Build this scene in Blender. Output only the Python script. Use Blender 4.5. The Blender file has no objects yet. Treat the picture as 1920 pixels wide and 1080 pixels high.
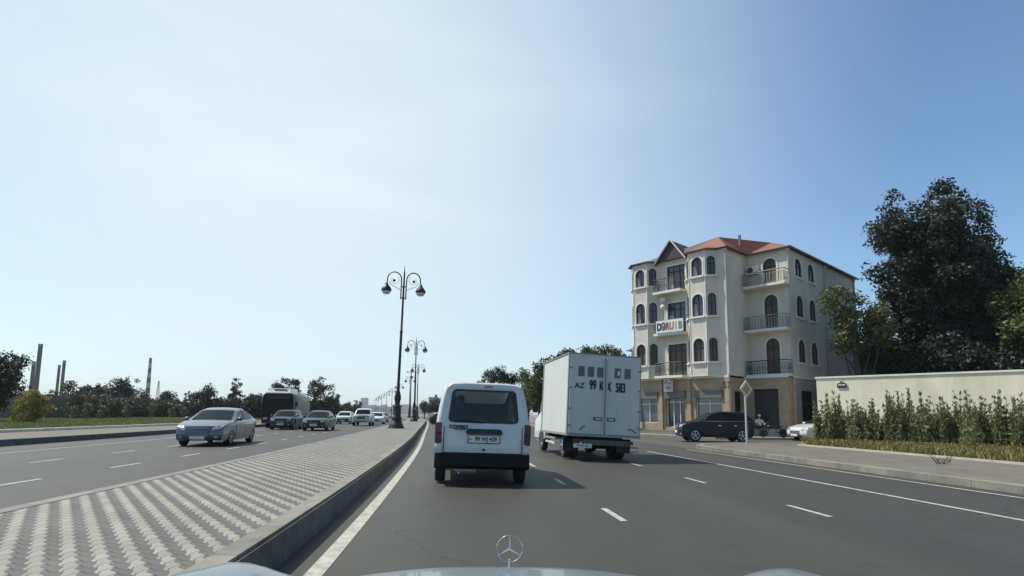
import bpy, bmesh, math, random
import numpy as np
from mathutils import Vector, Matrix
R = math.radians
scn = bpy.context.scene
col = scn.collection

# ------------------------------------------------------------------ camera
CAM_H = 1.28
TH, ROLL = R(6.8), R(0.65)
fwd = Vector((0, math.cos(TH), math.sin(TH)))
up0 = Vector((0, -math.sin(TH), math.cos(TH)))
r0 = Vector((1, 0, 0))
rt = r0 * math.cos(ROLL) + up0 * math.sin(ROLL)
upv = -r0 * math.sin(ROLL) + up0 * math.cos(ROLL)
cam_d = bpy.data.cameras.new("dash_camera")
cam_d.sensor_width = 36.0
cam_d.lens = 1050 / 1920 * 36.0
cam_d.shift_y = 113 / 1920
cam_d.clip_start = 0.05
cam_d.clip_end = 6000
cam = bpy.data.objects.new("dash_camera", cam_d)
col.objects.link(cam)
M = Matrix(((rt.x, upv.x, -fwd.x, 0), (rt.y, upv.y, -fwd.y, 0), (rt.z, upv.z, -fwd.z, CAM_H), (0, 0, 0, 1)))
cam.matrix_world = M
scn.camera = cam

# ------------------------------------------------------------------ sky and sun
SUN_EL = R(56)
SUN_AZ = math.atan2(-0.95, 0.30)
world = bpy.data.worlds.new("World")
scn.world = world
world.use_nodes = True
nt = world.node_tree
sky = nt.nodes.new("ShaderNodeTexSky")
sky.sky_type = 'NISHITA'
sky.sun_disc = False
sky.sun_elevation = SUN_EL
sky.sun_rotation = SUN_AZ
sky.altitude = 0
sky.air_density = 1.0
sky.dust_density = 0.7
sky.ozone_density = 2.5
bg = nt.nodes["Background"]
bg.inputs[1].default_value = 0.15
# thin high veil of cloud, spread over the sky by direction
wtc = nt.nodes.new("ShaderNodeTexCoord")
wmp = nt.nodes.new("ShaderNodeMapping")
wmp.inputs["Scale"].default_value = (1.1, 1.1, 4.2)
wmp.inputs["Location"].default_value = (0.35, 0.1, 0.4)
nt.links.new(wtc.outputs["Generated"], wmp.inputs[0])
wno = nt.nodes.new("ShaderNodeTexNoise")
wno.inputs["Scale"].default_value = 1.5
wno.inputs["Detail"].default_value = 6
wno.inputs["Roughness"].default_value = 0.5
wno.inputs["Distortion"].default_value = 0.4
nt.links.new(wmp.outputs[0], wno.inputs["Vector"])
wmr = nt.nodes.new("ShaderNodeMapRange")
wmr.interpolation_type = 'SMOOTHSTEP'
wmr.inputs["From Min"].default_value = 0.42
wmr.inputs["From Max"].default_value = 0.78
wmr.inputs["To Max"].default_value = 1.0
nt.links.new(wno.outputs["Fac"], wmr.inputs["Value"])
wmx = nt.nodes.new("ShaderNodeMix")
wmx.data_type = 'RGBA'
wmx.inputs[7].default_value = (4.75, 5.6, 5.95, 1)
# the veil is thickest in a broad glow around one part of the sky and thins to clear blue away from it
wdot = nt.nodes.new("ShaderNodeVectorMath")
wdot.operation = 'DOT_PRODUCT'
nt.links.new(wtc.outputs["Generated"], wdot.inputs[0])
wdot.inputs[1].default_value = Vector((-0.36, 0.86, 0.36)).normalized()
wside = nt.nodes.new("ShaderNodeMapRange")
wside.inputs["From Min"].default_value = 0.56
wside.inputs["From Max"].default_value = 1.0
wside.inputs["To Min"].default_value = 0.0
wside.inputs["To Max"].default_value = 1.0
nt.links.new(wdot.outputs["Value"], wside.inputs["Value"])
wadd = nt.nodes.new("ShaderNodeMath")
wadd.operation = 'MULTIPLY_ADD'
nt.links.new(wmr.outputs[0], wadd.inputs[0])
wadd.inputs[1].default_value = 0.13
wadd.inputs[2].default_value = 0.90
wmul = nt.nodes.new("ShaderNodeMath")
wmul.operation = 'MULTIPLY'
nt.links.new(wadd.outputs[0], wmul.inputs[0])
wpow = nt.nodes.new("ShaderNodeMath")
wpow.operation = 'POWER'
nt.links.new(wside.outputs[0], wpow.inputs[0])
wpow.inputs[1].default_value = 1.6
nt.links.new(wpow.outputs[0], wmul.inputs[1])
nt.links.new(wmul.outputs[0], wmx.inputs[0])
wti = nt.nodes.new("ShaderNodeMix")
wti.data_type = 'RGBA'
wti.blend_type = 'MULTIPLY'
wti.inputs[0].default_value = 1.0
wti.inputs[7].default_value = (0.83, 0.96, 0.98, 1)
nt.links.new(sky.outputs[0], wti.inputs[6])
nt.links.new(wti.outputs[2], wmx.inputs[6])
nt.links.new(wmx.outputs[2], bg.inputs[0])
sun_d = bpy.data.lights.new("sun", 'SUN')
sun_d.energy = 4.8
sun_d.angle = R(0.6)
sun_d.color = (1.0, 0.94, 0.82)
sun = bpy.data.objects.new("sun", sun_d)
col.objects.link(sun)
sdir = Vector((math.sin(SUN_AZ) * math.cos(SUN_EL), math.cos(SUN_AZ) * math.cos(SUN_EL), math.sin(SUN_EL)))
sun.rotation_euler = sdir.to_track_quat('Z', 'Y').to_euler()
scn.view_settings.view_transform = 'Standard'
scn.view_settings.look = 'None'
scn.view_settings.gamma = 1
scn.view_settings.exposure = 0.14
scn.cycles.volume_bounces = 0
scn.cycles.volume_step_rate = 4
scn.cycles.max_bounces = 6
scn.cycles.transparent_max_bounces = 12

# ------------------------------------------------------------------ materials
MATS = {}


def mat(name, color, rough=0.7, metal=0.0, var=0.0, scale=3.0, bump=0.0, bscale=40.0, coat=0.0, spec=0.5, emit=None, var2=None, stretch=None):
    """Principled material with a noise-varied base colour and optional bump."""
    if name in MATS:
        return MATS[name]
    m = bpy.data.materials.new(name)
    m.use_nodes = True
    t = m.node_tree
    b = t.nodes["Principled BSDF"]
    b.inputs["Base Color"].default_value = (*color, 1)
    b.inputs["Roughness"].default_value = rough
    b.inputs["Metallic"].default_value = metal
    b.inputs["Coat Weight"].default_value = coat
    b.inputs["Coat Roughness"].default_value = 0.04
    b.inputs["Specular IOR Level"].default_value = spec
    tc = t.nodes.new("ShaderNodeTexCoord")
    src = tc.outputs["Object"]
    if stretch:
        mp = t.nodes.new("ShaderNodeMapping")
        mp.inputs["Scale"].default_value = stretch
        t.links.new(src, mp.inputs[0])
        src = mp.outputs[0]
    if var > 0:
        n = t.nodes.new("ShaderNodeTexNoise")
        n.inputs["Scale"].default_value = scale
        n.inputs["Detail"].default_value = 8
        n.inputs["Roughness"].default_value = 0.65
        t.links.new(src, n.inputs["Vector"])
        r = t.nodes.new("ShaderNodeValToRGB")
        lo = [max(0, c * (1 - var)) for c in color]
        hi = [min(1, c * (1 + var)) for c in color]
        if var2:
            lo = var2
        r.color_ramp.elements[0].color = (*lo, 1)
        r.color_ramp.elements[1].color = (*hi, 1)
        r.color_ramp.elements[0].position = 0.3
        r.color_ramp.elements[1].position = 0.7
        t.links.new(n.outputs["Fac"], r.inputs[0])
        t.links.new(r.outputs[0], b.inputs["Base Color"])
        n3 = t.nodes.new("ShaderNodeMapRange")
        n3.inputs["To Min"].default_value = max(0.02, rough * 0.85)
        n3.inputs["To Max"].default_value = min(1, rough * 1.15)
        t.links.new(n.outputs["Fac"], n3.inputs["Value"])
        t.links.new(n3.outputs[0], b.inputs["Roughness"])
    if bump > 0:
        n2 = t.nodes.new("ShaderNodeTexNoise")
        n2.inputs["Scale"].default_value = bscale
        n2.inputs["Detail"].default_value = 6
        t.links.new(src, n2.inputs["Vector"])
        bm = t.nodes.new("ShaderNodeBump")
        bm.inputs["Strength"].default_value = bump
        bm.inputs["Distance"].default_value = 0.03
        t.links.new(n2.outputs["Fac"], bm.inputs["Height"])
        t.links.new(bm.outputs[0], b.inputs["Normal"])
    if emit:
        b.inputs["Emission Color"].default_value = (*emit[:3], 1)
        b.inputs["Emission Strength"].default_value = emit[3]
    MATS[name] = m
    return m


def leaf_mat(name, dark, light, trans=0.25, rough=0.55):
    """Leaves: every leaf its own shade, a little light passing through."""
    if name in MATS:
        return MATS[name]
    m = bpy.data.materials.new(name)
    m.use_nodes = True
    t = m.node_tree
    b = t.nodes["Principled BSDF"]
    g = t.nodes.new("ShaderNodeNewGeometry")
    r = t.nodes.new("ShaderNodeValToRGB")
    r.color_ramp.elements[0].color = (*dark, 1)
    r.color_ramp.elements[1].color = (*light, 1)
    t.links.new(g.outputs["Random Per Island"], r.inputs[0])
    t.links.new(r.outputs[0], b.inputs["Base Color"])
    b.inputs["Roughness"].default_value = rough
    b.inputs["Specular IOR Level"].default_value = 0.35
    tr = t.nodes.new("ShaderNodeBsdfTranslucent")
    t.links.new(r.outputs[0], tr.inputs[0])
    mx = t.nodes.new("ShaderNodeMixShader")
    mx.inputs[0].default_value = trans
    t.links.new(b.outputs[0], mx.inputs[1])
    t.links.new(tr.outputs[0], mx.inputs[2])
    t.links.new(mx.outputs[0], t.nodes["Material Output"].inputs[0])
    MATS[name] = m
    return m


def glass_mat(name, tint=(0.12, 0.15, 0.16), rough=0.02):
    if name in MATS:
        return MATS[name]
    m = bpy.data.materials.new(name)
    m.use_nodes = True
    t = m.node_tree
    t.nodes.remove(t.nodes["Principled BSDF"])
    tr = t.nodes.new("ShaderNodeBsdfTransparent")
    tr.inputs[0].default_value = (*tint, 1)
    gl = t.nodes.new("ShaderNodeBsdfGlossy")
    gl.inputs["Roughness"].default_value = rough
    gl.inputs["Color"].default_value = (0.9, 0.95, 1, 1)
    fr = t.nodes.new("ShaderNodeFresnel")
    fr.inputs[0].default_value = 1.45
    mx = t.nodes.new("ShaderNodeMixShader")
    t.links.new(fr.outputs[0], mx.inputs[0])
    t.links.new(tr.outputs[0], mx.inputs[1])
    t.links.new(gl.outputs[0], mx.inputs[2])
    t.links.new(mx.outputs[0], t.nodes["Material Output"].inputs[0])
    MATS[name] = m
    return m


def asphalt_mat(name, base, worn):
    m = bpy.data.materials.new(name)
    m.use_nodes = True
    t = m.node_tree
    b = t.nodes["Principled BSDF"]
    g = t.nodes.new("ShaderNodeNewGeometry")
    big = t.nodes.new("ShaderNodeTexNoise")
    big.inputs["Scale"].default_value = 0.22
    big.inputs["Detail"].default_value = 5
    mp = t.nodes.new("ShaderNodeMapping")
    mp.inputs["Rotation"].default_value = (0, 0, R(-7))
    mp.inputs["Scale"].default_value = (2.4, 0.22, 1)
    t.links.new(g.outputs["Position"], mp.inputs[0])
    t.links.new(mp.outputs[0], big.inputs["Vector"])
    fine = t.nodes.new("ShaderNodeTexNoise")
    fine.inputs["Scale"].default_value = 55
    fine.inputs["Detail"].default_value = 3
    t.links.new(g.outputs["Position"], fine.inputs["Vector"])
    r = t.nodes.new("ShaderNodeValToRGB")
    r.color_ramp.elements[0].color = (*base, 1)
    r.color_ramp.elements[1].color = (*worn, 1)
    r.color_ramp.elements[0].position = 0.35
    r.color_ramp.elements[1].position = 0.68
    t.links.new(big.outputs["Fac"], r.inputs[0])
    mr = t.nodes.new("ShaderNodeMapRange")
    mr.inputs["From Min"].default_value = 0.3
    mr.inputs["From Max"].default_value = 0.7
    mr.inputs["To Min"].default_value = 0.75
    mr.inputs["To Max"].default_value = 1.25
    t.links.new(fine.outputs["Fac"], mr.inputs["Value"])
    mul = t.nodes.new("ShaderNodeMix")
    mul.data_type = 'RGBA'
    mul.blend_type = 'MULTIPLY'
    mul.inputs[0].default_value = 1.0
    t.links.new(r.outputs[0], mul.inputs[6])
    t.links.new(mr.outputs[0], mul.inputs[7])
    at = t.nodes.new("ShaderNodeAttribute")
    at.attribute_name = "across"
    sn = t.nodes.new("ShaderNodeMath")
    sn.operation = 'MULTIPLY'
    sn.inputs[1].default_value = 4 * math.pi / 3.05
    t.links.new(at.outputs["Fac"], sn.inputs[0])
    si = t.nodes.new("ShaderNodeMath")
    si.operation = 'SINE'
    t.links.new(sn.outputs[0], si.inputs[0])
    # the tracks wander and fade along the road
    tn = t.nodes.new("ShaderNodeMapRange")
    tn.inputs["From Min"].default_value = -1
    tn.inputs["To Min"].default_value = 0.93
    tn.inputs["To Max"].default_value = 1.09
    t.links.new(si.outputs[0], tn.inputs["Value"])
    trk = t.nodes.new("ShaderNodeMix")
    trk.data_type = 'RGBA'
    trk.blend_type = 'MULTIPLY'
    t.links.new(big.outputs["Fac"], trk.inputs[0])
    t.links.new(mul.outputs[2], trk.inputs[6])
    t.links.new(tn.outputs[0], trk.inputs[7])
    sp = t.nodes.new("ShaderNodeTexNoise")
    sp.inputs["Scale"].default_value = 2.3
    sp.inputs["Detail"].default_value = 7
    t.links.new(g.outputs["Position"], sp.inputs["Vector"])
    spr = t.nodes.new("ShaderNodeMapRange")
    spr.inputs["From Min"].default_value = 0.30
    spr.inputs["From Max"].default_value = 0.45
    spr.inputs["To Min"].default_value = 0.80
    t.links.new(sp.outputs["Fac"], spr.inputs["Value"])
    mul = t.nodes.new("ShaderNodeMix")
    mul.data_type = 'RGBA'
    mul.blend_type = 'MULTIPLY'
    mul.inputs[0].default_value = 1.0
    t.links.new(trk.outputs[2], mul.inputs[6])
    t.links.new(spr.outputs[0], mul.inputs[7])
    # a few sealed cracks
    vor = t.nodes.new("ShaderNodeTexVoronoi")
    vor.feature = 'DISTANCE_TO_EDGE'
    vor.inputs["Scale"].default_value = 0.16
    wob = t.nodes.new("ShaderNodeTexNoise")
    wob.inputs["Scale"].default_value = 1.1
    wob.inputs["Detail"].default_value = 5
    t.links.new(g.outputs["Position"], wob.inputs["Vector"])
    va = t.nodes.new("ShaderNodeVectorMath")
    va.operation = 'ADD'
    t.links.new(g.outputs["Position"], va.inputs[0])
    t.links.new(wob.outputs["Color"], va.inputs[1])
    t.links.new(va.outputs[0], vor.inputs["Vector"])
    cr = t.nodes.new("ShaderNodeMapRange")
    cr.inputs["From Max"].default_value = 0.004
    cr.inputs["To Min"].default_value = 0.62
    cr.inputs["To Max"].default_value = 1.0
    t.links.new(vor.outputs["Distance"], cr.inputs["Value"])
    mul2 = t.nodes.new("ShaderNodeMix")
    mul2.data_type = 'RGBA'
    mul2.blend_type = 'MULTIPLY'
    mul2.inputs[0].default_value = 1.0
    t.links.new(mul.outputs[2], mul2.inputs[6])
    t.links.new(cr.outputs[0], mul2.inputs[7])
    t.links.new(mul2.outputs[2], b.inputs["Base Color"])
    b.inputs["Roughness"].default_value = 0.66
    b.inputs["Specular IOR Level"].default_value = 0.5
    bm = t.nodes.new("ShaderNodeBump")
    bm.inputs["Strength"].default_value = 0.35
    bm.inputs["Distance"].default_value = 0.01
    t.links.new(fine.outputs["Fac"], bm.inputs["Height"])
    t.links.new(bm.outputs[0], b.inputs["Normal"])
    return m


def kerb_mat(name, color, var, pitch=1.0):
    """concrete kerb stones: stains, and a joint every metre along the road"""
    m = mat(name, color, 0.85, var=var, scale=3.5, bump=0.25)
    t = m.node_tree
    b = t.nodes["Principled BSDF"]
    src = b.inputs["Base Color"].links[0].from_socket
    g = t.nodes.new("ShaderNodeNewGeometry")
    s = t.nodes.new("ShaderNodeSeparateXYZ")
    t.links.new(g.outputs["Position"], s.inputs[0])
    d = t.nodes.new("ShaderNodeMath")
    d.operation = 'DIVIDE'
    d.inputs[1].default_value = pitch
    t.links.new(s.outputs[1], d.inputs[0])
    f = t.nodes.new("ShaderNodeMath")
    f.operation = 'FRACT'
    t.links.new(d.outputs[0], f.inputs[0])
    fl = t.nodes.new("ShaderNodeMath")
    fl.operation = 'FLOOR'
    t.links.new(d.outputs[0], fl.inputs[0])
    wn = t.nodes.new("ShaderNodeTexWhiteNoise")
    wn.noise_dimensions = '1D'
    t.links.new(fl.outputs[0], wn.inputs["W"])
    tone = t.nodes.new("ShaderNodeMapRange")
    tone.inputs["To Min"].default_value = 0.82
    tone.inputs["To Max"].default_value = 1.1
    t.links.new(wn.outputs["Value"], tone.inputs["Value"])
    j = t.nodes.new("ShaderNodeMapRange")
    j.inputs["From Max"].default_value = 0.025
    j.inputs["To Min"].default_value = 0.35
    t.links.new(f.outputs[0], j.inputs["Value"])
    k = t.nodes.new("ShaderNodeMath")
    k.operation = 'MULTIPLY'
    t.links.new(tone.outputs[0], k.inputs[0])
    t.links.new(j.outputs[0], k.inputs[1])
    mx = t.nodes.new("ShaderNodeMix")
    mx.data_type = 'RGBA'
    mx.blend_type = 'MULTIPLY'
    mx.inputs[0].default_value = 1
    t.links.new(src, mx.inputs[6])
    t.links.new(k.outputs[0], mx.inputs[7])
    t.links.new(mx.outputs[2], b.inputs["Base Color"])
    return m


def paver_mat():
    """Interlocking slanted pavers laid in alternating light and dark columns."""
    m = bpy.data.materials.new("zigzag_pavers")
    m.use_nodes = True
    t = m.node_tree
    b = t.nodes["Principled BSDF"]
    L = t.links.new

    def math_n(op, a, b_=None, c=None):
        n = t.nodes.new("ShaderNodeMath")
        n.operation = op
        for i, v in enumerate((a, b_, c)):
            if v is None:
                continue
            if isinstance(v, (int, float)):
                n.inputs[i].default_value = v
            else:
                L(v, n.inputs[i])
        return n.outputs[0]
    g = t.nodes.new("ShaderNodeNewGeometry")
    mp = t.nodes.new("ShaderNodeMapping")
    mp.inputs["Rotation"].default_value = (0, 0, R(-38.7))
    L(g.outputs["Position"], mp.inputs[0])
    s = t.nodes.new("ShaderNodeSeparateXYZ")
    L(mp.outputs[0], s.inputs[0])
    W_, H_ = 0.086, 0.172
    q0 = math_n('DIVIDE', s.outputs[1], H_)
    saw = math_n('SUBTRACT', math_n('PINGPONG', q0, 0.5), 0.25)
    p = math_n('ADD', math_n('DIVIDE', s.outputs[0], W_), math_n('MULTIPLY', saw, 0.7))
    # every column's pavers slant, and the slant turns from column to column
    tri = math_n('PINGPONG', p, 1.0)
    q = math_n('ADD', q0, math_n('MULTIPLY', tri, 0.85))
    ci = math_n('FLOOR', p)
    par = math_n('MODULO', math_n('ABSOLUTE', ci), 2.0)
    qi = math_n('FLOOR', q)
    fp = math_n('FRACT', p)
    fq = math_n('FRACT', q)
    ep = math_n('MINIMUM', fp, math_n('SUBTRACT', 1.0, fp))
    eq = math_n('MINIMUM', fq, math_n('SUBTRACT', 1.0, fq))
    # each paver its own tone
    cb = t.nodes.new("ShaderNodeCombineXYZ")
    L(ci, cb.inputs[0])
    L(qi, cb.inputs[1])
    wn = t.nodes.new("ShaderNodeTexWhiteNoise")
    L(cb.outputs[0], wn.inputs["Vector"])
    light = t.nodes.new("ShaderNodeMix")
    light.data_type = 'RGBA'
    light.inputs[6].default_value = (0.098, 0.097, 0.087, 1)
    light.inputs[7].default_value = (0.262, 0.254, 0.212, 1)
    L(par, light.inputs[0])
    tone = math_n('MULTIPLY_ADD', wn.outputs["Value"], 0.22, 0.86)
    n = t.nodes.new("ShaderNodeTexNoise")
    n.inputs["Scale"].default_value = 1.3
    n.inputs["Detail"].default_value = 8
    L(g.outputs["Position"], n.inputs["Vector"])
    tone = math_n('MULTIPLY', tone, math_n('MULTIPLY_ADD', n.outputs["Fac"], 0.6, 0.68))
    joint = math_n('MINIMUM', math_n('SMOOTH_MIN', math_n('DIVIDE', eq, 0.07), 1.0, 0.1), math_n('ADD', math_n('DIVIDE', ep, 0.05), 0.35))
    joint = math_n('MAXIMUM', math_n('MINIMUM', joint, 1.0), 0.25)
    tone = math_n('MULTIPLY', tone, joint)
    mul = t.nodes.new("ShaderNodeMix")
    mul.data_type = 'RGBA'
    mul.blend_type = 'MULTIPLY'
    mul.inputs[0].default_value = 1
    L(light.outputs[2], mul.inputs[6])
    L(tone, mul.inputs[7])
    L(mul.outputs[2], b.inputs["Base Color"])
    b.inputs["Roughness"].default_value = 0.8
    bm = t.nodes.new("ShaderNodeBump")
    bm.inputs["Strength"].default_value = 0.4
    bm.inputs["Distance"].default_value = 0.006
    L(joint, bm.inputs["Height"])
    L(bm.outputs[0], b.inputs["Normal"])
    return m


# ------------------------------------------------------------------ mesh helpers
class MB:
    def __init__(self):
        self.v, self.f, self.mi = [], [], []

    def add(self, vs, fs, mi=0):
        o = len(self.v)
        self.v += [tuple(p) for p in vs]
        self.f += [tuple(i + o for i in f) for f in fs]
        self.mi += [mi] * len(fs)
        return self

    def box(self, c, s, rz=0.0, mi=0):
        cx, cy, cz = c
        hx, hy, hz = s[0] / 2, s[1] / 2, s[2] / 2
        cr, sr = math.cos(rz), math.sin(rz)
        vs = []
        for z in (-hz, hz):
            for x, y in ((-hx, -hy), (hx, -hy), (hx, hy), (-hx, hy)):
                vs.append((cx + x * cr - y * sr, cy + x * sr + y * cr, cz + z))
        return self.add(vs, [(3, 2, 1, 0), (4, 5, 6, 7), (0, 1, 5, 4), (1, 2, 6, 5), (2, 3, 7, 6), (3, 0, 4, 7)], mi)

    def prism(self, poly, lo, hi, axis='z', mi=0):
        n = len(poly)

        def P(a, b, h):
            return (a, b, h) if axis == 'z' else ((a, h, b) if axis == 'y' else (h, a, b))
        vs = [P(a, b, lo) for a, b in poly] + [P(a, b, hi) for a, b in poly]
        fs = [tuple(range(n))[::-1], tuple(range(n, 2 * n))]
        fs += [(i, (i + 1) % n, n + (i + 1) % n, n + i) for i in range(n)]
        return self.add(vs, fs, mi)

    def tube(self, pts, r, n=8, caps=True, mi=0):
        pts = [Vector(p) for p in pts]
        rs = r if isinstance(r, (list, tuple)) else [r] * len(pts)
        vs, fs = [], []
        prev = None
        for i, p in enumerate(pts):
            a = pts[max(0, i - 1)]
            b = pts[min(len(pts) - 1, i + 1)]
            d = (b - a)
            d = d.normalized() if d.length > 1e-9 else Vector((0, 0, 1))
            if prev is None:
                x = d.orthogonal().normalized()
            else:
                x = (prev - d * prev.dot(d))
                x = x.normalized() if x.length > 1e-6 else d.orthogonal().normalized()
            prev = x
            y = d.cross(x)
            for k in range(n):
                t = 2 * math.pi * k / n
                vs.append(p + (x * math.cos(t) + y * math.sin(t)) * rs[i])
        for i in range(len(pts) - 1):
            for k in range(n):
                fs.append((i * n + k, i * n + (k + 1) % n, (i + 1) * n + (k + 1) % n, (i + 1) * n + k))
        if caps:
            fs.append(tuple(range(n))[::-1])
            fs.append(tuple((len(pts) - 1) * n + k for k in range(n)))
        return self.add(vs, fs, mi)

    def lathe(self, prof, n=16, c=(0, 0, 0), axis='z', mi=0):
        vs, fs = [], []
        for r, h in prof:
            for k in range(n):
                t = 2 * math.pi * k / n
                a, b = r * math.cos(t), r * math.sin(t)
                if axis == 'z':
                    vs.append((c[0] + a, c[1] + b, c[2] + h))
                elif axis == 'x':
                    vs.append((c[0] + h, c[1] + a, c[2] + b))
                else:
                    vs.append((c[0] + b, c[1] + h, c[2] + a))
        m = len(prof)
        for i in range(m - 1):
            for k in range(n):
                fs.append((i * n + k, i * n + (k + 1) % n, (i + 1) * n + (k + 1) % n, (i + 1) * n + k))
        fs.append(tuple(range(n))[::-1])
        fs.append(tuple((m - 1) * n + k for k in range(n)))
        return self.add(vs, fs, mi)

    def ball(self, c, r, n=10, mi=0):
        rx, ry, rz = (r, r, r) if not isinstance(r, (tuple, list)) else r
        vs, fs = [], []
        rows = n // 2 + 1
        for i in range(rows + 1):
            ph = math.pi * i / rows
            for k in range(n):
                t = 2 * math.pi * k / n
                vs.append((c[0] + rx * math.sin(ph) * math.cos(t), c[1] + ry * math.sin(ph) * math.sin(t), c[2] - rz * math.cos(ph)))
        for i in range(rows):
            for k in range(n):
                fs.append((i * n + k, i * n + (k + 1) % n, (i + 1) * n + (k + 1) % n, (i + 1) * n + k))
        return self.add(vs, fs, mi)

    def build(self, name, mats, parent=None, smooth=35, bevel=0.0):
        me = bpy.data.meshes.new(name)
        me.from_pydata(self.v, [], self.f)
        if not isinstance(mats, (list, tuple)):
            mats = [mats]
        for m in mats:
            me.materials.append(m)
        bm = bmesh.new()
        bm.from_mesh(me)
        if len(mats) > 1:
            bm.faces.ensure_lookup_table()
            for f, k in zip(bm.faces, self.mi):
                f.material_index = k
        bmesh.ops.remove_doubles(bm, verts=bm.verts, dist=1e-5)
        bmesh.ops.recalc_face_normals(bm, faces=bm.faces)
        if bevel > 0:
            es = [e for e in bm.edges if len(e.link_faces) == 2 and e.calc_face_angle(0) > R(30)]
            bmesh.ops.bevel(bm, geom=es, offset=bevel, segments=2, affect='EDGES', clamp_overlap=True)
        if smooth:
            for f in bm.faces:
                f.smooth = True
            for e in bm.edges:
                if len(e.link_faces) == 2:
                    e.smooth = e.calc_face_angle(0) < R(smooth)
                else:
                    e.smooth = False
        bm.to_mesh(me)
        bm.free()
        o = bpy.data.objects.new(name, me)
        col.objects.link(o)
        if parent:
            o.parent = parent
        return o


def tag(o, label=None, cat=None, group=None, kind=None):
    for k, v in (("label", label), ("category", cat), ("group", group), ("kind", kind)):
        if v:
            o[k] = v
    return o


def thing(name, label, cat, loc=(0, 0, 0), rz=0.0, group=None):
    o = bpy.data.objects.new(name, None)
    o.empty_display_size = 0.2
    col.objects.link(o)
    o.location = loc
    o.rotation_euler = (0, 0, rz)
    return tag(o, label, cat, group)


def dup(o, parent=None):
    c = o.copy()
    col.objects.link(c)
    c.parent = parent
    for ch in list(o.children):
        dup(ch, c)
    return c


def raw_mesh(name, verts, faces4, m, parent=None):
    """Fast quad mesh from numpy arrays."""
    me = bpy.data.meshes.new(name)
    nv, nf = len(verts), len(faces4)
    me.vertices.add(nv)
    me.vertices.foreach_set("co", np.asarray(verts, dtype=np.float32).ravel())
    me.loops.add(nf * 4)
    me.loops.foreach_set("vertex_index", np.asarray(faces4, dtype=np.int32).ravel())
    me.polygons.add(nf)
    me.polygons.foreach_set("loop_start", np.arange(0, nf * 4, 4, dtype=np.int32))
    me.update(calc_edges=True)
    me.materials.append(m)
    o = bpy.data.objects.new(name, me)
    col.objects.link(o)
    if parent:
        o.parent = parent
    return o


def text_obj(name, body, size, m, parent, loc, rot, extrude=0.004, align='CENTER', xscale=1.0, bold=0.0):
    """lettering as real mesh"""
    c = bpy.data.curves.new(name, 'FONT')
    c.body = body
    c.size = size
    c.extrude = extrude
    c.align_x = align
    c.align_y = 'CENTER'
    t_ = bpy.data.objects.new(name, c)
    col.objects.link(t_)
    dg = bpy.context.evaluated_depsgraph_get()
    me = bpy.data.meshes.new_from_object(t_.evaluated_get(dg))
    bpy.data.objects.remove(t_)
    me.materials.clear()
    me.materials.append(m)
    if bold:
        # heavier strokes: the outline again, shifted a little each way
        bm = bmesh.new()
        for k_, (dx, dy) in enumerate(((-1, -1), (1, -1), (-1, 1), (1, 1), (0, 0))):
            before = len(bm.verts)
            bm.from_mesh(me)
            bm.verts.ensure_lookup_table()
            for v in bm.verts[before:]:
                v.co += Vector((dx * bold, dy * bold, 0.0004 * k_))
        bm.to_mesh(me)
        bm.free()
    o = bpy.data.objects.new(name, me)
    col.objects.link(o)
    o.parent = parent
    o.location = loc
    o.rotation_euler = rot
    o.scale = (xscale, 1, 1)
    return o
# ------------------------------------------------------------------ the road and the ground
# the road bends gently to the left; EX(y) is the white line beside the median kerb
_ky = np.array([-60, -20, 0, 5.7, 16.4, 38.4, 75, 112, 149, 186, 223, 371, 700, 1500.0])
_kx = np.array([3.2, 0.6, -1.12, -1.66, -2.85, -5.85, -11.05, -16.9, -25.0, -34.9, -45.3, -87.5, -181, -409.0])
_m = np.gradient(_kx, _ky)


def EX(y):
    i = int(np.clip(np.searchsorted(_ky, y) - 1, 0, len(_ky) - 2))
    h = _ky[i + 1] - _ky[i]
    t = (y - _ky[i]) / h
    return float(_kx[i] * (2 * t**3 - 3 * t**2 + 1) + _m[i] * h * (t**3 - 2 * t**2 + t) + _kx[i + 1] * (-2 * t**3 + 3 * t**2) + _m[i + 1] * h * (t**3 - t**2))


def heading(y):
    return math.atan2(-(EX(y + 1) - EX(y - 1)) / 2, 1)    # rotation about z of a car driving away from us


def ysteps(y0, y1):
    ys, y = [], y0
    while y < y1:
        ys.append(y)
        y += 1.5 if y < 60 else (4 if y < 250 else 20)
    return ys + [y1]


def strip(mb, o0, o1, z, y0, y1):
    ys = ysteps(y0, y1)
    vs = []
    for y in ys:
        vs += [(EX(y) + o0, y, z), (EX(y) + o1, y, z)]
    return mb.add(vs, [(2 * i, 2 * i + 1, 2 * i + 3, 2 * i + 2) for i in range(len(ys) - 1)])


def solid_strip(mb, o0, o1, z0, z1, y0, y1, batter=0.0):
    ys = ysteps(y0, y1)
    vs, fs = [], []
    for y in ys:
        x = EX(y)
        vs += [(x + o0 - batter, y, z0), (x + o1 + batter, y, z0), (x + o1, y, z1), (x + o0, y, z1)]
    for i in range(len(ys) - 1):
        a, b = 4 * i, 4 * i + 4
        for k in range(1, 4):
            fs.append((a + k, a + (k + 1) % 4, b + (k + 1) % 4, b + k))
    n = len(vs)
    fs += [(0, 1, 2, 3), (n - 1, n - 2, n - 3, n - 4)]
    return mb.add(vs, fs)


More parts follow.
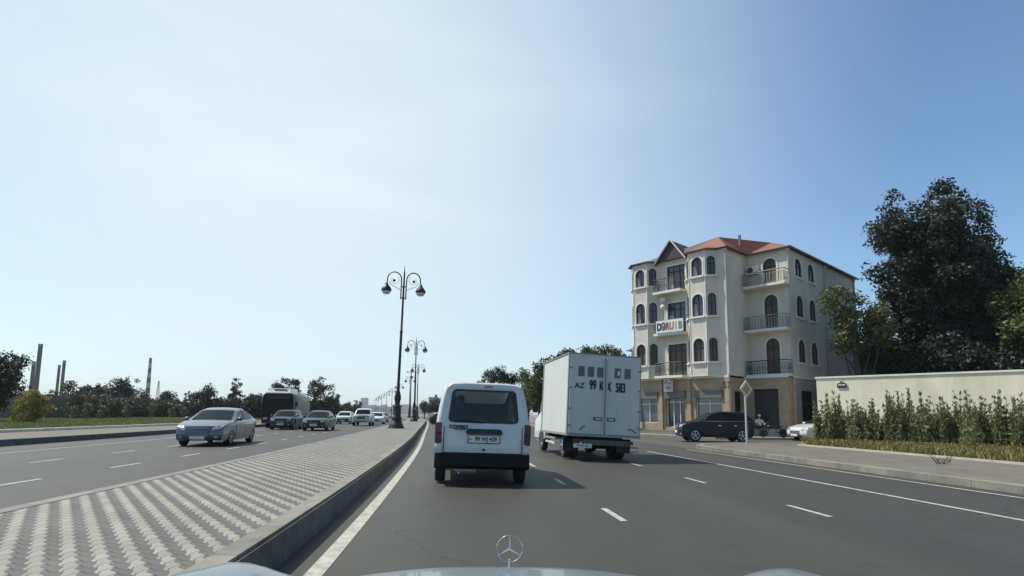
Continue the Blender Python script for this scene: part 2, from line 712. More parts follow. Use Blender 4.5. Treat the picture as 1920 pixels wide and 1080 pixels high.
m_asph = asphalt_mat("asphalt", (0.037, 0.036, 0.029), (0.051, 0.049, 0.039))
m_asph2 = asphalt_mat("asphalt_side", (0.065, 0.064, 0.056), (0.09, 0.087, 0.075))
m_line = mat("road_paint", (0.37, 0.365, 0.31), 0.7, var=0.4, scale=9, bump=0.1)
m_kerb = kerb_mat("kerb_concrete", (0.20, 0.19, 0.155), 0.3)
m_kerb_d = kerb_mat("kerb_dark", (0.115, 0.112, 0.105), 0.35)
m_pave = mat("pavement_concrete", (0.135, 0.122, 0.096), 0.85, var=0.22, scale=1.2, bump=0.15)
m_soil = mat("soil", (0.16, 0.15, 0.09), 0.95, var=0.35, scale=0.4, bump=0.4, bscale=3)
m_turf = mat("turf", (0.11, 0.12, 0.04), 0.95, var=0.4, scale=0.9, bump=0.5, bscale=14, var2=(0.075, 0.068, 0.028))
m_turf2 = mat("dry_turf", (0.15, 0.135, 0.045), 0.95, var=0.4, scale=1.6, bump=0.5, bscale=14, var2=(0.13, 0.10, 0.05))

S = 'structure'
g = MB()
g.add([(-2500, -300, -0.06), (2500, -300, -0.06), (2500, 3500, -0.06), (-2500, 3500, -0.06)], [(0, 1, 2, 3)])
tag(g.build("ground", m_soil, smooth=0), kind=S)
mb = MB()
offs = [-14.6, -11, -7, -3.4, -0.4, 2, 5, 8, 11.1]
for a, b in zip(offs[:-1], offs[1:]):
    strip(mb, a, b, 0.0, -40, 1500)
road = mb.build("road", m_asph, smooth=0)
at_ = road.data.attributes.new("across", 'FLOAT', 'POINT')
for v in road.data.vertices:
    at_.data[v.index].value = v.co.x - EX(v.co.y)
tag(road, kind=S)
# side street running off to the right between the block and the wall, and past the hedge
mb = MB()
ys = ysteps(22, 52)
pts = [(EX(y) + 11.1, y, -0.004) for y in ys]
mb.add(pts + [(60, 52, -0.004), (60, 22, -0.004)], [tuple(range(len(pts) + 2))[::-1]])
tag(mb.build("side_street", m_asph2, smooth=0), kind=S)

# median with a tall kerb on our side
m_pav = paver_mat()
tag(solid_strip(MB(), -3.22, -0.56, 0.0, 0.292, -40, 1200).build("median_paving", m_pav, smooth=0), kind=S)
tag(solid_strip(MB(), -0.56, -0.38, 0.0, 0.30, -40, 1200, 0.0).build("median_kerb", m_kerb, smooth=0), kind=S)
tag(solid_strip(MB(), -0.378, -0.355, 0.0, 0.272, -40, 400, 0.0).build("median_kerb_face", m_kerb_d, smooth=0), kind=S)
tag(solid_strip(MB(), -3.4, -3.22, 0.0, 0.298, -40, 1200).build("median_kerb", m_kerb, smooth=0), kind=S)
# far side
tag(solid_strip(MB(), -14.75, -14.4, 0.0, 0.23, -40, 600).build("far_kerb", m_kerb_d, smooth=0), kind=S)
tag(solid_strip(MB(), -19.0, -14.75, 0.0, 0.222, -40, 600).build("far_pavement", m_pave, smooth=0), kind=S)
tag(solid_strip(MB(), -19.28, -19.0, 0.0, 0.36, -40, 600).build("far_edging", mat("pale_edging", (0.66, 0.64, 0.54), 0.8, var=0.2), smooth=0), kind=S)
mb = MB()
ys = ysteps(-40, 600)
mb.add([(EX(y) - 19.28, y, 0.21) for y in ys] + [(EX(y) - 95, y, 0.215) for y in ys], [(i + 1, i, i + len(ys), i + len(ys) + 1) for i in range(len(ys) - 1)])
tag(mb.build("far_lawn", m_turf, smooth=0), kind=S)


# near right pavement with its rounded corner at the side street
def corner_pts(o0, y_end, bend, o1):
    """edge of the pavement: runs along the kerb then turns right"""
    pts = []
    for y in ysteps(-40, y_end - bend):
        pts.append((EX(y) + o0, y))
    x0, yb = pts[-1]
    ex = o1 - o0
    for k in range(1, 9):
        t = math.pi / 2 * k / 8
        pts.append((x0 + (1 - math.cos(t)) * ex - bend * math.sin(t) * 0.13, yb + math.sin(t) * bend))
    return pts


edge = corner_pts(11.42, 26.6, 4.6, 17.5)
inner = [(EX(y) + 17.5, y) for y in reversed(ysteps(-40, 26.4))]
tag(MB().prism(edge + inner, -0.05, 0.13).build("pavement", m_pave, smooth=0), kind=S)
outer = corner_pts(11.1, 26.9, 4.9, 17.6)
mb = MB()
n = min(len(edge), len(outer))
e2, o2 = edge[-n:], outer[-n:]
vs = [(x, y, 0.0) for x, y in o2] + [(x, y, 0.14) for x, y in o2] + [(x, y, 0.14) for x, y in e2]
mb.add(vs, [(i, i + 1, n + i + 1, n + i) for i in range(n - 1)] + [(n + i, n + i + 1, 2 * n + i + 1, 2 * n + i) for i in range(n - 1)])
tag(mb.build("kerb", m_kerb, smooth=0), kind=S)
mb = MB()
ys = ysteps(-40, 26.8)
solid_strip(mb, 16.1, 16.22, 0.0, 0.19, -40, 24.2)
tag(mb.build("grass_edging", mat("grass_edging", (0.40, 0.37, 0.30), 0.85, var=0.2), smooth=0), kind=S)
mb = MB()
lawn = [(EX(y) + 16.22, y) for y in ysteps(-40, 24.2)] + [(13.3, 26.0), (14.6, 28.4), (17.7, 32.3), (36, 14), (36, -40)]
mb.prism(lawn, -0.05, 0.15)
tag(mb.build("verge", m_turf2, smooth=0), kind=S)
# pavement beyond the side street, and the far ground on the right
tag(solid_strip(MB(), 11.1, 17.0, 0.0, 0.13, 52, 600).build("far_right_pavement", m_pave, smooth=0), kind=S)

# lane markings
mb = MB()


def dashes(off, y0, y1, per, ln, w=0.11):
    y = y0
    while y < y1:
        x0, x1 = EX(y) + off, EX(y + ln) + off
        mb.add([(x0 - w / 2, y, 0.005), (x0 + w / 2, y, 0.005), (x1 + w / 2, y + ln, 0.005), (x1 - w / 2, y + ln, 0.005)], [(0, 1, 2, 3)])
        y += per


strip(mb, -0.075, 0.075, 0.005, -40, 700)
dashes(3.2, -3.9 - 3.6 * 5, 300, 3.62, 0.95, 0.09)
dashes(6.05, 0.2 - 3.6 * 5, 300, 3.62, 0.95, 0.085)
strip(mb, 8.42, 8.52, 0.005, -40, 21.0)
strip(mb, 8.42, 8.52, 0.005, 54, 500)
strip(mb, 10.55, 10.64, 0.005, -40, 22.5)
dashes(-6.55, 2.6, 300, 3.4, 1.25, 0.10)
dashes(-9.1, 3.6, 300, 3.4, 1.25, 0.10)
strip(mb, -12.05, -11.95, 0.005, -40, 600)
strip(mb, -3.62, -3.52, 0.005, -40, 600)
tag(mb.build("lane_markings", m_line, smooth=0), kind=S)

# grass blades on the two verges
rng = np.random.default_rng(4)


def blades(name, pts, h, w, m):
    n = len(pts)
    a = rng.uniform(0, 2 * np.pi, n)
    hh = h * rng.uniform(0.5, 1.3, n)
    lean = rng.uniform(-0.6, 0.6, (n, 2)) * hh[:, None]
    d = np.stack([np.cos(a), np.sin(a)], 1) * w
    v = np.zeros((n, 4, 3))
    v[:, 0, :2] = pts[:, :2] - d
    v[:, 1, :2] = pts[:, :2] + d
    v[:, 2, :2] = pts[:, :2] + d * 0.3 + lean
    v[:, 3, :2] = pts[:, :2] - d * 0.3 + lean
    v[:, 0, 2] = v[:, 1, 2] = pts[:, 2]
    v[:, 2, 2] = v[:, 3, 2] = pts[:, 2] + hh
    return raw_mesh(name, v.reshape(-1, 3), np.arange(n * 4).reshape(-1, 4), m)


n = 36000
yy = rng.uniform(8, 30, n)
xx = np.array([EX(y) for y in yy]) + 16.3 + rng.beta(1, 1.6, n) * 12
ok = ((xx - 14.6) * 0.707 + (yy - 28.2) * 0.707 < 3.0) & ((yy < 24.2) | (xx > 12.7 + (yy - 24.2) * 0.45))
pts = np.stack([xx, yy, np.full(n, 0.15)], 1)[ok]
tag(blades("grass", pts, 0.16, 0.025, leaf_mat("grass_blade", (0.10, 0.095, 0.025), (0.28, 0.235, 0.08), 0.2)), kind="stuff")
n = 30000
yy = 18 + 75 * rng.beta(1.1, 1.8, n)
xx = np.array([EX(y) for y in yy]) - 19.4 - rng.beta(1, 1.4, n) * 27
pts = np.stack([xx, yy, np.full(n, 0.21)], 1)
tag(blades("grass", pts, 0.17, 0.05, leaf_mat("lawn_blade", (0.13, 0.14, 0.04), (0.27, 0.265, 0.09), 0.2)), kind="stuff")
# ------------------------------------------------------------------ vehicles
m_tyre = mat("tyre_rubber", (0.018, 0.018, 0.019), 0.85, var=0.3, scale=8)
m_rim = mat("alloy_rim", (0.55, 0.56, 0.58), 0.3, 0.9)
m_steel = mat("steel_rim", (0.30, 0.30, 0.30), 0.45, 0.6)
m_black = mat("black_plastic", (0.022, 0.022, 0.024), 0.55, var=0.3, scale=6)
m_glass = mat("dark_car_glass", (0.008, 0.013, 0.016), 0.04, 0.0, spec=0.13, coat=0.0)
m_lampg = mat("headlamp_glass", (0.34, 0.36, 0.38), 0.12, 0.4, coat=1)
m_tail = mat("tail_lamp_red", (0.16, 0.012, 0.015), 0.12, coat=1)
m_plate = mat("number_plate_white", (0.62, 0.63, 0.62), 0.45)
m_chrome = mat("chrome", (0.75, 0.76, 0.78), 0.12, 1.0)
m_under = mat("underbody", (0.012, 0.012, 0.012), 0.9)
p_silver = mat("silver_blue_paint", (0.085, 0.102, 0.13), 0.3, 0.4, coat=0.8, var=0.05, scale=2)
p_black = mat("black_paint", (0.008, 0.010, 0.010), 0.3, 0.0, coat=0.2, spec=0.35, var=0.1)
p_navy = mat("navy_paint", (0.007, 0.008, 0.016), 0.3, 0.0, coat=0.12, spec=0.3, var=0.1)
p_white = mat("white_paint", (0.56, 0.57, 0.55), 0.3, 0.0, coat=0.7, var=0.04, scale=1.5)
p_grey = mat("grey_paint", (0.20, 0.21, 0.22), 0.3, 0.5, coat=0.8)
p_green = mat("green_paint", (0.06, 0.075, 0.05), 0.35, 0.2, coat=0.5)


def lerp(a, b, t):
    return a + (b - a) * t


def wheel(name, r, w, parent, c, spokes=5, side=1, rim=None):
    rim = rim or m_rim
    t = MB().lathe([(r * 0.62, -w / 2), (r * 0.9, -w / 2), (r * 0.98, -w * 0.38), (r, -w * 0.2), (r, w * 0.2), (r * 0.98, w * 0.38), (r * 0.9, w / 2), (r * 0.62, w / 2)], 22, axis='x')
    o = t.build(name, m_tyre, parent)
    o.location = c
    k = MB()
    s = side
    k.lathe([(r * 0.64, s * (w / 2 - 0.06)), (r * 0.64, s * (w / 2 + 0.004)), (r * 0.57, s * (w / 2 + 0.004)), (r * 0.55, s * (w / 2 - 0.06))], 22, axis='x')
    for i in range(spokes):
        a = 2 * math.pi * i / spokes + 0.3
        p0 = (s * (w / 2 - 0.01), math.cos(a) * r * 0.1, math.sin(a) * r * 0.1)
        for da in (-0.13, 0.13):
            k.tube([p0, (s * (w / 2 - 0.002), math.cos(a + da) * r * 0.6, math.sin(a + da) * r * 0.6)], [r * 0.055, r * 0.045], 5)
    k.lathe([(r * 0.14, s * (w / 2 - 0.05)), (r * 0.14, s * (w / 2 + 0.008)), (r * 0.08, s * (w / 2 + 0.012))], 12, axis='x')
    k.build("rim", rim, o)
    MB().lathe([(r * 0.5, s * (w / 2 - 0.1)), (r * 0.5, s * (w / 2 - 0.07))], 16, axis='x').build("brake_disc", m_under, o)
    return o


def arch(y, r, zc, n=9):
    """points of a wheel arch from rear to front along the sill"""
    return [(y - r * math.cos(math.pi * k / n), zc + r * math.sin(math.pi * k / n)) for k in range(n + 1)]


def subdiv(pl, d=0.25):
    out = []
    for (a, b), (c, e) in zip(pl[:-1], pl[1:]):
        n = max(1, int(math.hypot(c - a, e - b) / d))
        for k in range(n):
            out.append((lerp(a, c, k / n), lerp(b, e, k / n)))
    return out + [pl[-1]]


def make_car(name, label, cat, loc, yaw, paint, sp, group=None, detail=2, plate=True):
    """front faces +y before rotation"""
    root = thing(name, label, cat, loc, yaw, group)
    L2, w = sp['L'] / 2, sp['W'] / 2
    yr, yf, r = sp['axr'], sp['axf'], sp['r']
    sill, belt = sp['sill'], sp['belt']
    ra = r * 1.16
    # lower body outline: along the bottom from rear to front, then back along the top
    bot = [(-L2 + 0.06, sill + 0.16), (-L2 + 0.14, sill + 0.02), (yr - ra - 0.02, sill)] + arch(yr, ra, sill + 0.02)[1:-1] + [(yr + ra + 0.02, sill), (yf - ra - 0.02, sill)] + arch(yf, ra, sill + 0.02)[1:-1] + [(yf + ra + 0.02, sill), (L2 - 0.12, sill + 0.02), (L2 - 0.03, sill + 0.12)]
    top = subdiv(sp['top'])               # from the nose back to the tail
    prof = subdiv(bot, 0.3) + top
    nP = len(prof)
    ztop = max(p[1] for p in prof)

    def taper(y):
        s_ = max(0.0, (abs(y) - (L2 - 0.9)) / 0.9)
        return 1 - 0.13 * s_ * s_

    def side_x(y, z=None):
        return w * taper(y)
    lay = [(1.0, 0.075), (0.97, 0.03), (0.88, 0.0), (0.5, -0.02), (0.0, -0.03)]
    lay = lay + [(-a, b) for a, b in lay[-2::-1]]
    vs = []
    for fx, dz in lay:
        for y, z in prof:
            hi = max(0, (z - sill - 0.25) / max(0.1, ztop - sill - 0.25))
            zz = z - dz * min(1, hi * 1.3)
            endw = max(0.0, (abs(y) - (L2 - 0.6)) / 0.6)
            yy = y - math.copysign(0.16, y) * endw * abs(fx) ** 2.4
            lowx = 1 - 0.05 * max(0, (sill + 0.18 - z) / 0.18) if z < sill + 0.18 else 1.0
            vs.append((fx * w * taper(y) * lowx, yy, zz))
    fs = []
    for i in range(len(lay) - 1):
        for k in range(nP):
            a, b = i * nP + k, i * nP + (k + 1) % nP
            fs.append((a, b, b + nP, a + nP))
    fs.append(tuple(range(nP)))
    fs.append(tuple((len(lay) - 1) * nP + k for k in range(nP))[::-1])
    MB().add(vs, fs).build("body", paint, root, 40)
    MB().box((0, 0, sill + 0.16), (w * 1.3, sp['L'] * 0.86, 0.26)).build("underbody", m_under, root)
    # greenhouse
    gp = sp['roof']                        # windscreen base, roof ..., rear base (y, z)
    zr = max(p[1] for p in gp)
    wb, wr = w * sp.get('wb', 0.93), w * sp.get('wr', 0.72)

    def gx(z):
        t = max(0, (z - belt) / (zr - belt))
        return lerp(wb, wr, t ** 1.15)
    gpoly = subdiv(gp, 0.18)
    nG = len(gpoly)
    lays = [(1.0, 0.05), (0.93, 0.018), (0.75, 0.0), (0.35, -0.012), (0, -0.016)]
    lays = lays + [(-a, b) for a, b in lays[-2::-1]]
    vs, fs = [], []
    ymid = (gp[0][0] + gp[-1][0]) / 2
    for fx, dz in lays:
        for y, z in gpoly:
            t = max(0, (z - belt) / (zr - belt))
            yy = y - (0.10 * abs(fx) ** 2 if y > ymid else -0.08 * abs(fx) ** 2) * (1 - 0.3 * t)
            vs.append((fx * gx(z), yy, z - dz * t))
        vs.append((fx * wb, gp[-1][0] + (0.08 * abs(fx) ** 2), belt - 0.12))
        vs.append((fx * wb, gp[0][0] - (0.10 * abs(fx) ** 2), belt - 0.12))
    nn = nG + 2
    for i in range(len(lays) - 1):
        for k in range(nn):
            a, b = i * nn + k, i * nn + (k + 1) % nn
            fs.append((a, b, b + nn, a + nn))
    fs.append(tuple(range(nn)))
    fs.append(tuple((len(lays) - 1) * nn + k for k in range(nn))[::-1])
    MB().add(vs, fs).build("roof", paint, root, 40)
    # side windows: polygons in (y, z), laid just proud of the pillars
    for poly in sp['sidewin']:
        poly = subdiv(poly + [poly[0]], 0.3)[:-1]
        for s in (-1, 1):
            mb = MB()
            n = len(poly)
            vs = [(s * (gx(z) + 0.006), y, z) for y, z in poly] + [(s * (gx(z) - 0.06), y, z) for y, z in poly]
            mb.add(vs, [tuple(range(n)), tuple(range(n, 2 * n))[::-1]] + [(i, (i + 1) % n, n + (i + 1) % n, n + i) for i in range(n)])
            mb.build("window", m_glass, root, 40)

    # windscreen and rear glass
    def screen(nm, pts2, dirn):
        vs, fs = [], []
        cols_ = 9
        rows = pts2
        for j, (y, z) in enumerate(rows):
            for i in range(cols_):
                fx = -0.87 + 1.74 * i / (cols_ - 1)
                t = max(0, (z - belt) / (zr - belt))
                curve = (0.10 if dirn > 0 else 0.08) * abs(fx) ** 2 * (1 - 0.3 * t)
                dz = np.interp(abs(fx), [0, .35, .75, .93], [-0.016, -0.012, 0, 0.018])
                vs.append((fx * gx(z), y - dirn * curve + dirn * 0.008, z - dz * t + 0.008))
        for j in range(len(rows) - 1):
            for i in range(cols_ - 1):
                a = j * cols_ + i
                fs.append((a, a + 1, a + 1 + cols_, a + cols_))
        MB().add(vs, fs).build(nm, m_glass, root, 60)

    def along(a, b, t0, t1, n=4):
        return [(lerp(a[0], b[0], lerp(t0, t1, k / n)), lerp(a[1], b[1], lerp(t0, t1, k / n))) for k in range(n + 1)]
    screen("windscreen", along(gp[0], gp[1], 0.06, 0.93), 1)
    screen("rear_window", along(gp[-1], gp[-2], 0.12, 0.9), -1)
    if sp.get('trim'):
        for s in (-1, 1):
            MB().tube([(s * (w * taper(y) * 0.955 + 0.0), y, belt + 0.015 + 0.02 * (sp['trim'][1] - y) / 3) for y in np.linspace(sp['trim'][1], sp['trim'][0], 8)], 0.013, 5).build('window_trim', m_chrome, root)
    # wheels
    tw = sp.get('tw', 0.21)
    for y in (yf, yr):
        for s in (-1, 1):
            wheel("wheel", r, tw, root, (s * (w - tw / 2 - 0.015), y, r), sp.get('spokes', 5), s)
    # lamps, grille, plate, mirrors
    fz = sp.get('lampz', 0.66)
    nose_y = L2

    def nose(fx, z):
        """y of the nose skin at lateral fraction fx and height z"""
        tp = sp['top']
        y = np.interp(z, [p[1] for p in tp[:sp.get('nosepts', 3)]], [p[0] for p in tp[:sp.get('nosepts', 3)]])
        endw = max(0.0, (abs(y) - (L2 - 0.6)) / 0.6)
        return y - 0.16 * endw * abs(fx) ** 2.4, taper(y)

    def nose_panel(nm, x0, x1, z0, z1, m, proud=0.012, skew=0.0, parent=None):
        n, vs, fs = 6, [], []
        for j in range(4):
            t = j / 3
            for i in range(n + 1):
                fx = lerp(x0, x1, i / n)
                z = lerp(z0, z1, t) + skew * (abs(fx) - min(abs(x0), abs(x1)))
                y, tp_ = nose(fx, z)
                vs.append((fx * w * tp_, y + proud, z))
        b0 = len(vs)
        vs += [(x, y - 0.08, z) for x, y, z in vs]
        for j in range(3):
            for i in range(n):
                a = j * (n + 1) + i
                fs.append((a, a + 1, a + n + 2, a + n + 1))
        ring = [i for i in range(n + 1)] + [j * (n + 1) + n for j in range(1, 4)] + [3 * (n + 1) + i for i in range(n - 1, -1, -1)] + [j * (n + 1) for j in (2, 1)]
        for a, b in zip(ring, ring[1:] + ring[:1]):
            fs.append((a, b, b + b0, a + b0))
        return MB().add(vs, fs).build(nm, m, parent or root, 50)
    for s in (-1, 1):
        nose_panel("headlight", s * 0.58, s * 0.96, fz - 0.03, fz + 0.10, m_lampg, 0.014, sp.get('lskew', 0.18))
    gr = sp.get('grille', (0.5, 0.36, 0.62))
    gq = nose_panel("grille", -gr[0], gr[0], gr[1], gr[2], m_black, 0.014)
    if detail > 1:
        for k in range(sp.get('bars', 5)):
            z = lerp(gr[1], gr[2], (k + 0.7) / (sp.get('bars', 5) + 0.4))
            nose_panel("grille_bar", -gr[0] * 0.95, gr[0] * 0.95, z - 0.01, z + 0.01, m_chrome if sp.get('chrome', 1) > 1 else m_steel, 0.022, parent=gq)
        nose_panel("bumper_intake", -0.62, 0.62, sill + 0.04, sill + 0.13, m_black, 0.012)
        for s in (-1, 1):
            nose_panel("fog_lamp", s * 0.70, s * 0.85, sill + 0.12, sill + 0.19, m_lampg, 0.012)
    if plate:
        y, _ = nose(0, sp.get('plz', 0.42))
        MB().box((0, y + 0.025, sp.get('plz', 0.42)), (0.5, 0.02, 0.115)).build("number_plate", m_plate, root)
    for s in (-1, 1):
        mb = MB()
        my, mz = sp['mirror']
        mb.ball((s * (wb + 0.13), my, mz), (0.115, 0.06, 0.075), 10)
        mb.tube([(s * (wb - 0.04), my + 0.03, mz - 0.07), (s * (wb + 0.08), my, mz - 0.02)], 0.03, 6)
        mb.build("mirror", paint, root)
    for s in (-1, 1):
        xr = w * taper(-L2 + 0.1)
        MB().box((s * (xr - 0.17), -L2 + 0.07, sp.get('tailz', 0.78)), (0.30, 0.16, 0.16)).build("tail_light", m_tail, root, bevel=0.03)
    if detail > 0:
        # door panels, a hair proud of the side, with handles
        for y0, y1 in sp['doors']:
            for s in (-1, 1):
                vs, fs = [], []
                n = 5
                for z in (sill + 0.10, sill + 0.14, belt - 0.17, belt - 0.135):
                    for i in range(n):
                        y = lerp(y0, y1, i / (n - 1))
                        vs.append((s * (w * taper(y) + 0.007), y, z))
                b0 = len(vs)
                vs += [(x - s * 0.03, y, z) for x, y, z in vs]
                for j in range(3):
                    for i in range(n - 1):
                        a = j * n + i
                        fs.append((a, a + 1, a + n + 1, a + n))
                ring = list(range(n)) + [2 * n - 1, 3 * n - 1] + [4 * n - 1 - i for i in range(n)] + [2 * n, n]
                for a, b in zip(ring, ring[1:] + ring[:1]):
                    fs.append((a, b, b + b0, a + b0))
                d = MB().add(vs, fs).build("door", paint, root, 50)
                hy = y0 + 0.16 if y1 > y0 else y1 + 0.16
                MB().box((s * (w * taper(hy) + 0.02), hy, belt - 0.2), (0.025, 0.18, 0.03)).build("handle", m_chrome if sp.get('chrome', 1) else paint, d, bevel=0.008)
    return root


SEDAN = dict(L=4.57, W=1.80, axr=-1.36, axf=1.34, r=0.325, sill=0.20, belt=0.92,
             top=[(2.27, 0.42), (2.25, 0.60), (2.14, 0.74), (1.35, 0.92), (0.98, 0.955), (-1.55, 1.0), (-2.15, 1.0), (-2.27, 0.84), (-2.26, 0.5)],
             roof=[(1.12, 0.93), (0.22, 1.36), (-0.25, 1.44), (-0.75, 1.425), (-1.25, 1.28), (-1.92, 1.0)],
             sidewin=[[(0.72, 0.96), (0.10, 1.29), (-0.26, 1.355), (-0.30, 0.98)], [(-0.38, 0.98), (-0.34, 1.36), (-0.80, 1.345), (-1.22, 1.21), (-1.38, 1.05), (-1.30, 1.0)]],
             doors=[(-0.30, 0.82), (-1.15, -0.34)], mirror=(0.72, 1.0), lampz=0.62, grille=(0.46, 0.34, 0.58), bars=5, plz=0.33, nosepts=4)
SEDAN2 = dict(SEDAN, L=4.45, W=1.75, axr=-1.28, axf=1.32, top=[(2.2, 0.40), (2.2, 0.62), (2.1, 0.76), (1.35, 0.90), (0.98, 0.94), (-1.4, 0.98), (-2.08, 0.98), (-2.2, 0.84), (-2.2, 0.5)],
              roof=[(1.12, 0.92), (0.30, 1.36), (-0.2, 1.44), (-0.75, 1.43), (-1.1, 1.36), (-1.62, 0.99)], grille=(0.4, 0.5, 0.62), bars=3, lampz=0.63, lskew=0.08,
              sidewin=[[(0.78, 0.96), (0.20, 1.29), (-0.2, 1.355), (-0.24, 0.98)], [(-0.32, 0.98), (-0.28, 1.36), (-0.80, 1.35), (-1.1, 1.24), (-1.3, 1.0)]], plz=0.42)
SUV = dict(L=4.45, W=1.82, axr=-1.36, axf=1.34, r=0.36, sill=0.26, belt=1.06, tw=0.24,
           top=[(2.2, 0.5), (2.2, 0.78), (2.12, 0.94), (1.2, 1.07), (0.95, 1.09), (-1.5, 1.12), (-2.05, 1.12), (-2.2, 0.95), (-2.22, 0.55)],
           roof=[(1.10, 1.07), (0.36, 1.50), (-0.1, 1.585), (-1.3, 1.575), (-1.75, 1.52), (-2.12, 1.1)],
           sidewin=[[(0.80, 1.10), (0.26, 1.43), (-0.18, 1.50), (-0.20, 1.12)], [(-0.27, 1.12), (-0.25, 1.505), (-1.12, 1.495), (-1.16, 1.13)], [(-1.22, 1.13), (-1.2, 1.49), (-1.6, 1.44), (-1.85, 1.17)]],
           doors=[(-0.22, 0.86), (-1.12, -0.26)], mirror=(0.80, 1.14), lampz=0.80, grille=(0.36, 0.66, 0.86), bars=4, plz=0.52, tailz=0.95, nosepts=4, spokes=5, wr=0.74, lskew=0.06)
HATCH = dict(SUV, L=4.0, W=1.72, axr=-1.25, axf=1.25, r=0.32, sill=0.22, belt=0.95,
             top=[(1.98, 0.45), (1.98, 0.68), (1.9, 0.82), (1.2, 0.96), (0.95, 0.98), (-1.4, 1.0), (-1.85, 1.0), (-1.98, 0.85), (-1.99, 0.5)],
             roof=[(1.10, 0.97), (0.36, 1.40), (-0.1, 1.5), (-1.2, 1.49), (-1.6, 1.42), (-1.92, 1.0)],
             sidewin=[[(0.80, 1.0), (0.26, 1.33), (-0.18, 1.41), (-0.20, 1.01)], [(-0.27, 1.01), (-0.25, 1.415), (-1.12, 1.40), (-1.3, 1.05)]], mirror=(0.8, 1.04), lampz=0.70, grille=(0.36, 0.52, 0.66), plz=0.42, tailz=0.9)
PICKUP = dict(SUV, L=4.9, W=1.86, axr=-1.5, axf=1.5, r=0.38, sill=0.36, belt=1.18,
              top=[(2.45, 0.6), (2.45, 0.9), (2.38, 1.06), (1.3, 1.16), (1.0, 1.18), (-2.2, 1.2), (-2.4, 1.2), (-2.45, 1.0), (-2.45, 0.6)],
              roof=[(1.15, 1.17), (0.55, 1.70), (0.1, 1.80), (-0.6, 1.80), (-0.85, 1.74), (-1.0, 1.2)],
              sidewin=[[(0.9, 1.22), (0.46, 1.62), (0.05, 1.70), (0.02, 1.22)], [(-0.05, 1.22), (-0.02, 1.70), (-0.7, 1.70), (-0.85, 1.22)]],
              doors=[(0.0, 0.95), (-0.9, -0.04)], mirror=(0.86, 1.28), lampz=0.92, grille=(0.5, 0.72, 0.98), bars=3, plz=0.62)


def facing_us(y):
    return heading(y) + math.pi


make_car("sedan", "silver-blue sedan coming towards us in the opposite lanes, ahead of the bus", "car", (-11.8, 22.9, 0), facing_us(22) + 0.03, p_silver, SEDAN)
make_car("sedan", "black sedan in front of the bus, nearer and right of the other black car", "car", (-14.2, 41.9, 0), facing_us(42), p_black, dict(SEDAN2, chrome=0), group="oncoming cars")
make_car("sedan", "black compact car half hidden between the bus and the nearer black sedan", "car", (-17.3, 43.6, 0), facing_us(43), mat("charcoal_paint", (0.012, 0.015, 0.016), 0.3, 0.0, coat=0.2, spec=0.35), HATCH, group="oncoming cars")
make_car("pickup_truck", "white pickup truck with a wide grille in the opposite lanes", "pickup truck", (-15.6, 59.8, 0), facing_us(60), p_white, PICKUP, group="oncoming cars")
make_car("sedan", "white sedan coming towards us on the median side of the white pickup", "car", (-16.6, 70.0, 0), facing_us(70), p_white, SEDAN, group="oncoming cars", detail=1)
make_car("hatchback", "white hatchback with a dark front half hidden behind the white pickup", "car", (-20.0, 68.0, 0), facing_us(68), p_white, dict(HATCH, grille=(0.9, 0.28, 0.62)), group="oncoming cars", detail=1)
make_car("sedan", "dark car just behind the white sedan in the opposite lanes", "car", (-19.6, 86.0, 0), facing_us(86), p_grey, SEDAN2, group="oncoming cars", detail=0)
for i, (y, off, p, sp, lb) in enumerate([
        (118, -6.0, p_white, HATCH, "distant white hatchback by the median, second nearest of the far oncoming cars"), (128, -9.3, p_black, SEDAN2, "distant black sedan in the middle oncoming lane, far behind the pickup"),
        (105, -11.6, p_grey, SEDAN2, "distant grey car in the outer oncoming lane, nearest of the far ones"), (150, -6.2, p_grey, SUV, "distant grey crossover in the lane beside the median, far up the road"),
        (165, -9.0, p_white, SEDAN, "farthest white sedan in the middle oncoming lane")]):
    make_car("distant_car", lb, "car", (EX(y) + off, y, 0), facing_us(y), p, sp, group="far oncoming cars", detail=0, plate=False)
make_car("hatchback", "silver hatchback driving away just left of the white van", "car", (-9.75, 76, 0), heading(76), mat("pale_silver_paint", (0.55, 0.56, 0.57), 0.3, 0.4, coat=0.8), HATCH, group="cars ahead on our side", detail=0)
make_car("sedan", "dark sedan driving away in front of the silver hatchback", "car", (-12.3, 92, 0), heading(92), p_black, SEDAN2, group="cars ahead on our side", detail=0)
make_car("sedan", "green-grey sedan farther up our carriageway beside the median", "car", (-15.4, 112, 0), heading(112), p_green, HATCH, group="cars ahead on our side", detail=0)
suv_ = make_car("suv", "dark navy crossover with alloy wheels coming out of the side street", "car", (10.75, 30.0, 0.0), R(90 - 4), p_navy, dict(SUV, L=4.45, trim=(-1.9, 0.9)), detail=2)
suv_.scale = (1, 0.88, 1.0)
make_car("sedan", "white car with its nose sticking out from behind the hedge", "car", (18.5, 33.1, 0.0), R(90 + 14), p_white, dict(SEDAN, chrome=0))
# ------------------------------------------------------------------ white van right ahead
m_cglass = glass_mat("van_glass", (0.62, 0.67, 0.67))
m_seat = mat("seat_fabric", (0.03, 0.03, 0.033), 0.9)
m_red = mat("smoked_lamp", (0.07, 0.016, 0.03), 0.1, coat=1)
m_ink = mat("black_lettering", (0.015, 0.015, 0.018), 0.6)
m_skin = mat("skin", (0.42, 0.26, 0.19), 0.6)


m_bump = mat("matt_bumper", (0.010, 0.010, 0.013), 0.7, spec=0.2, var=0.2)


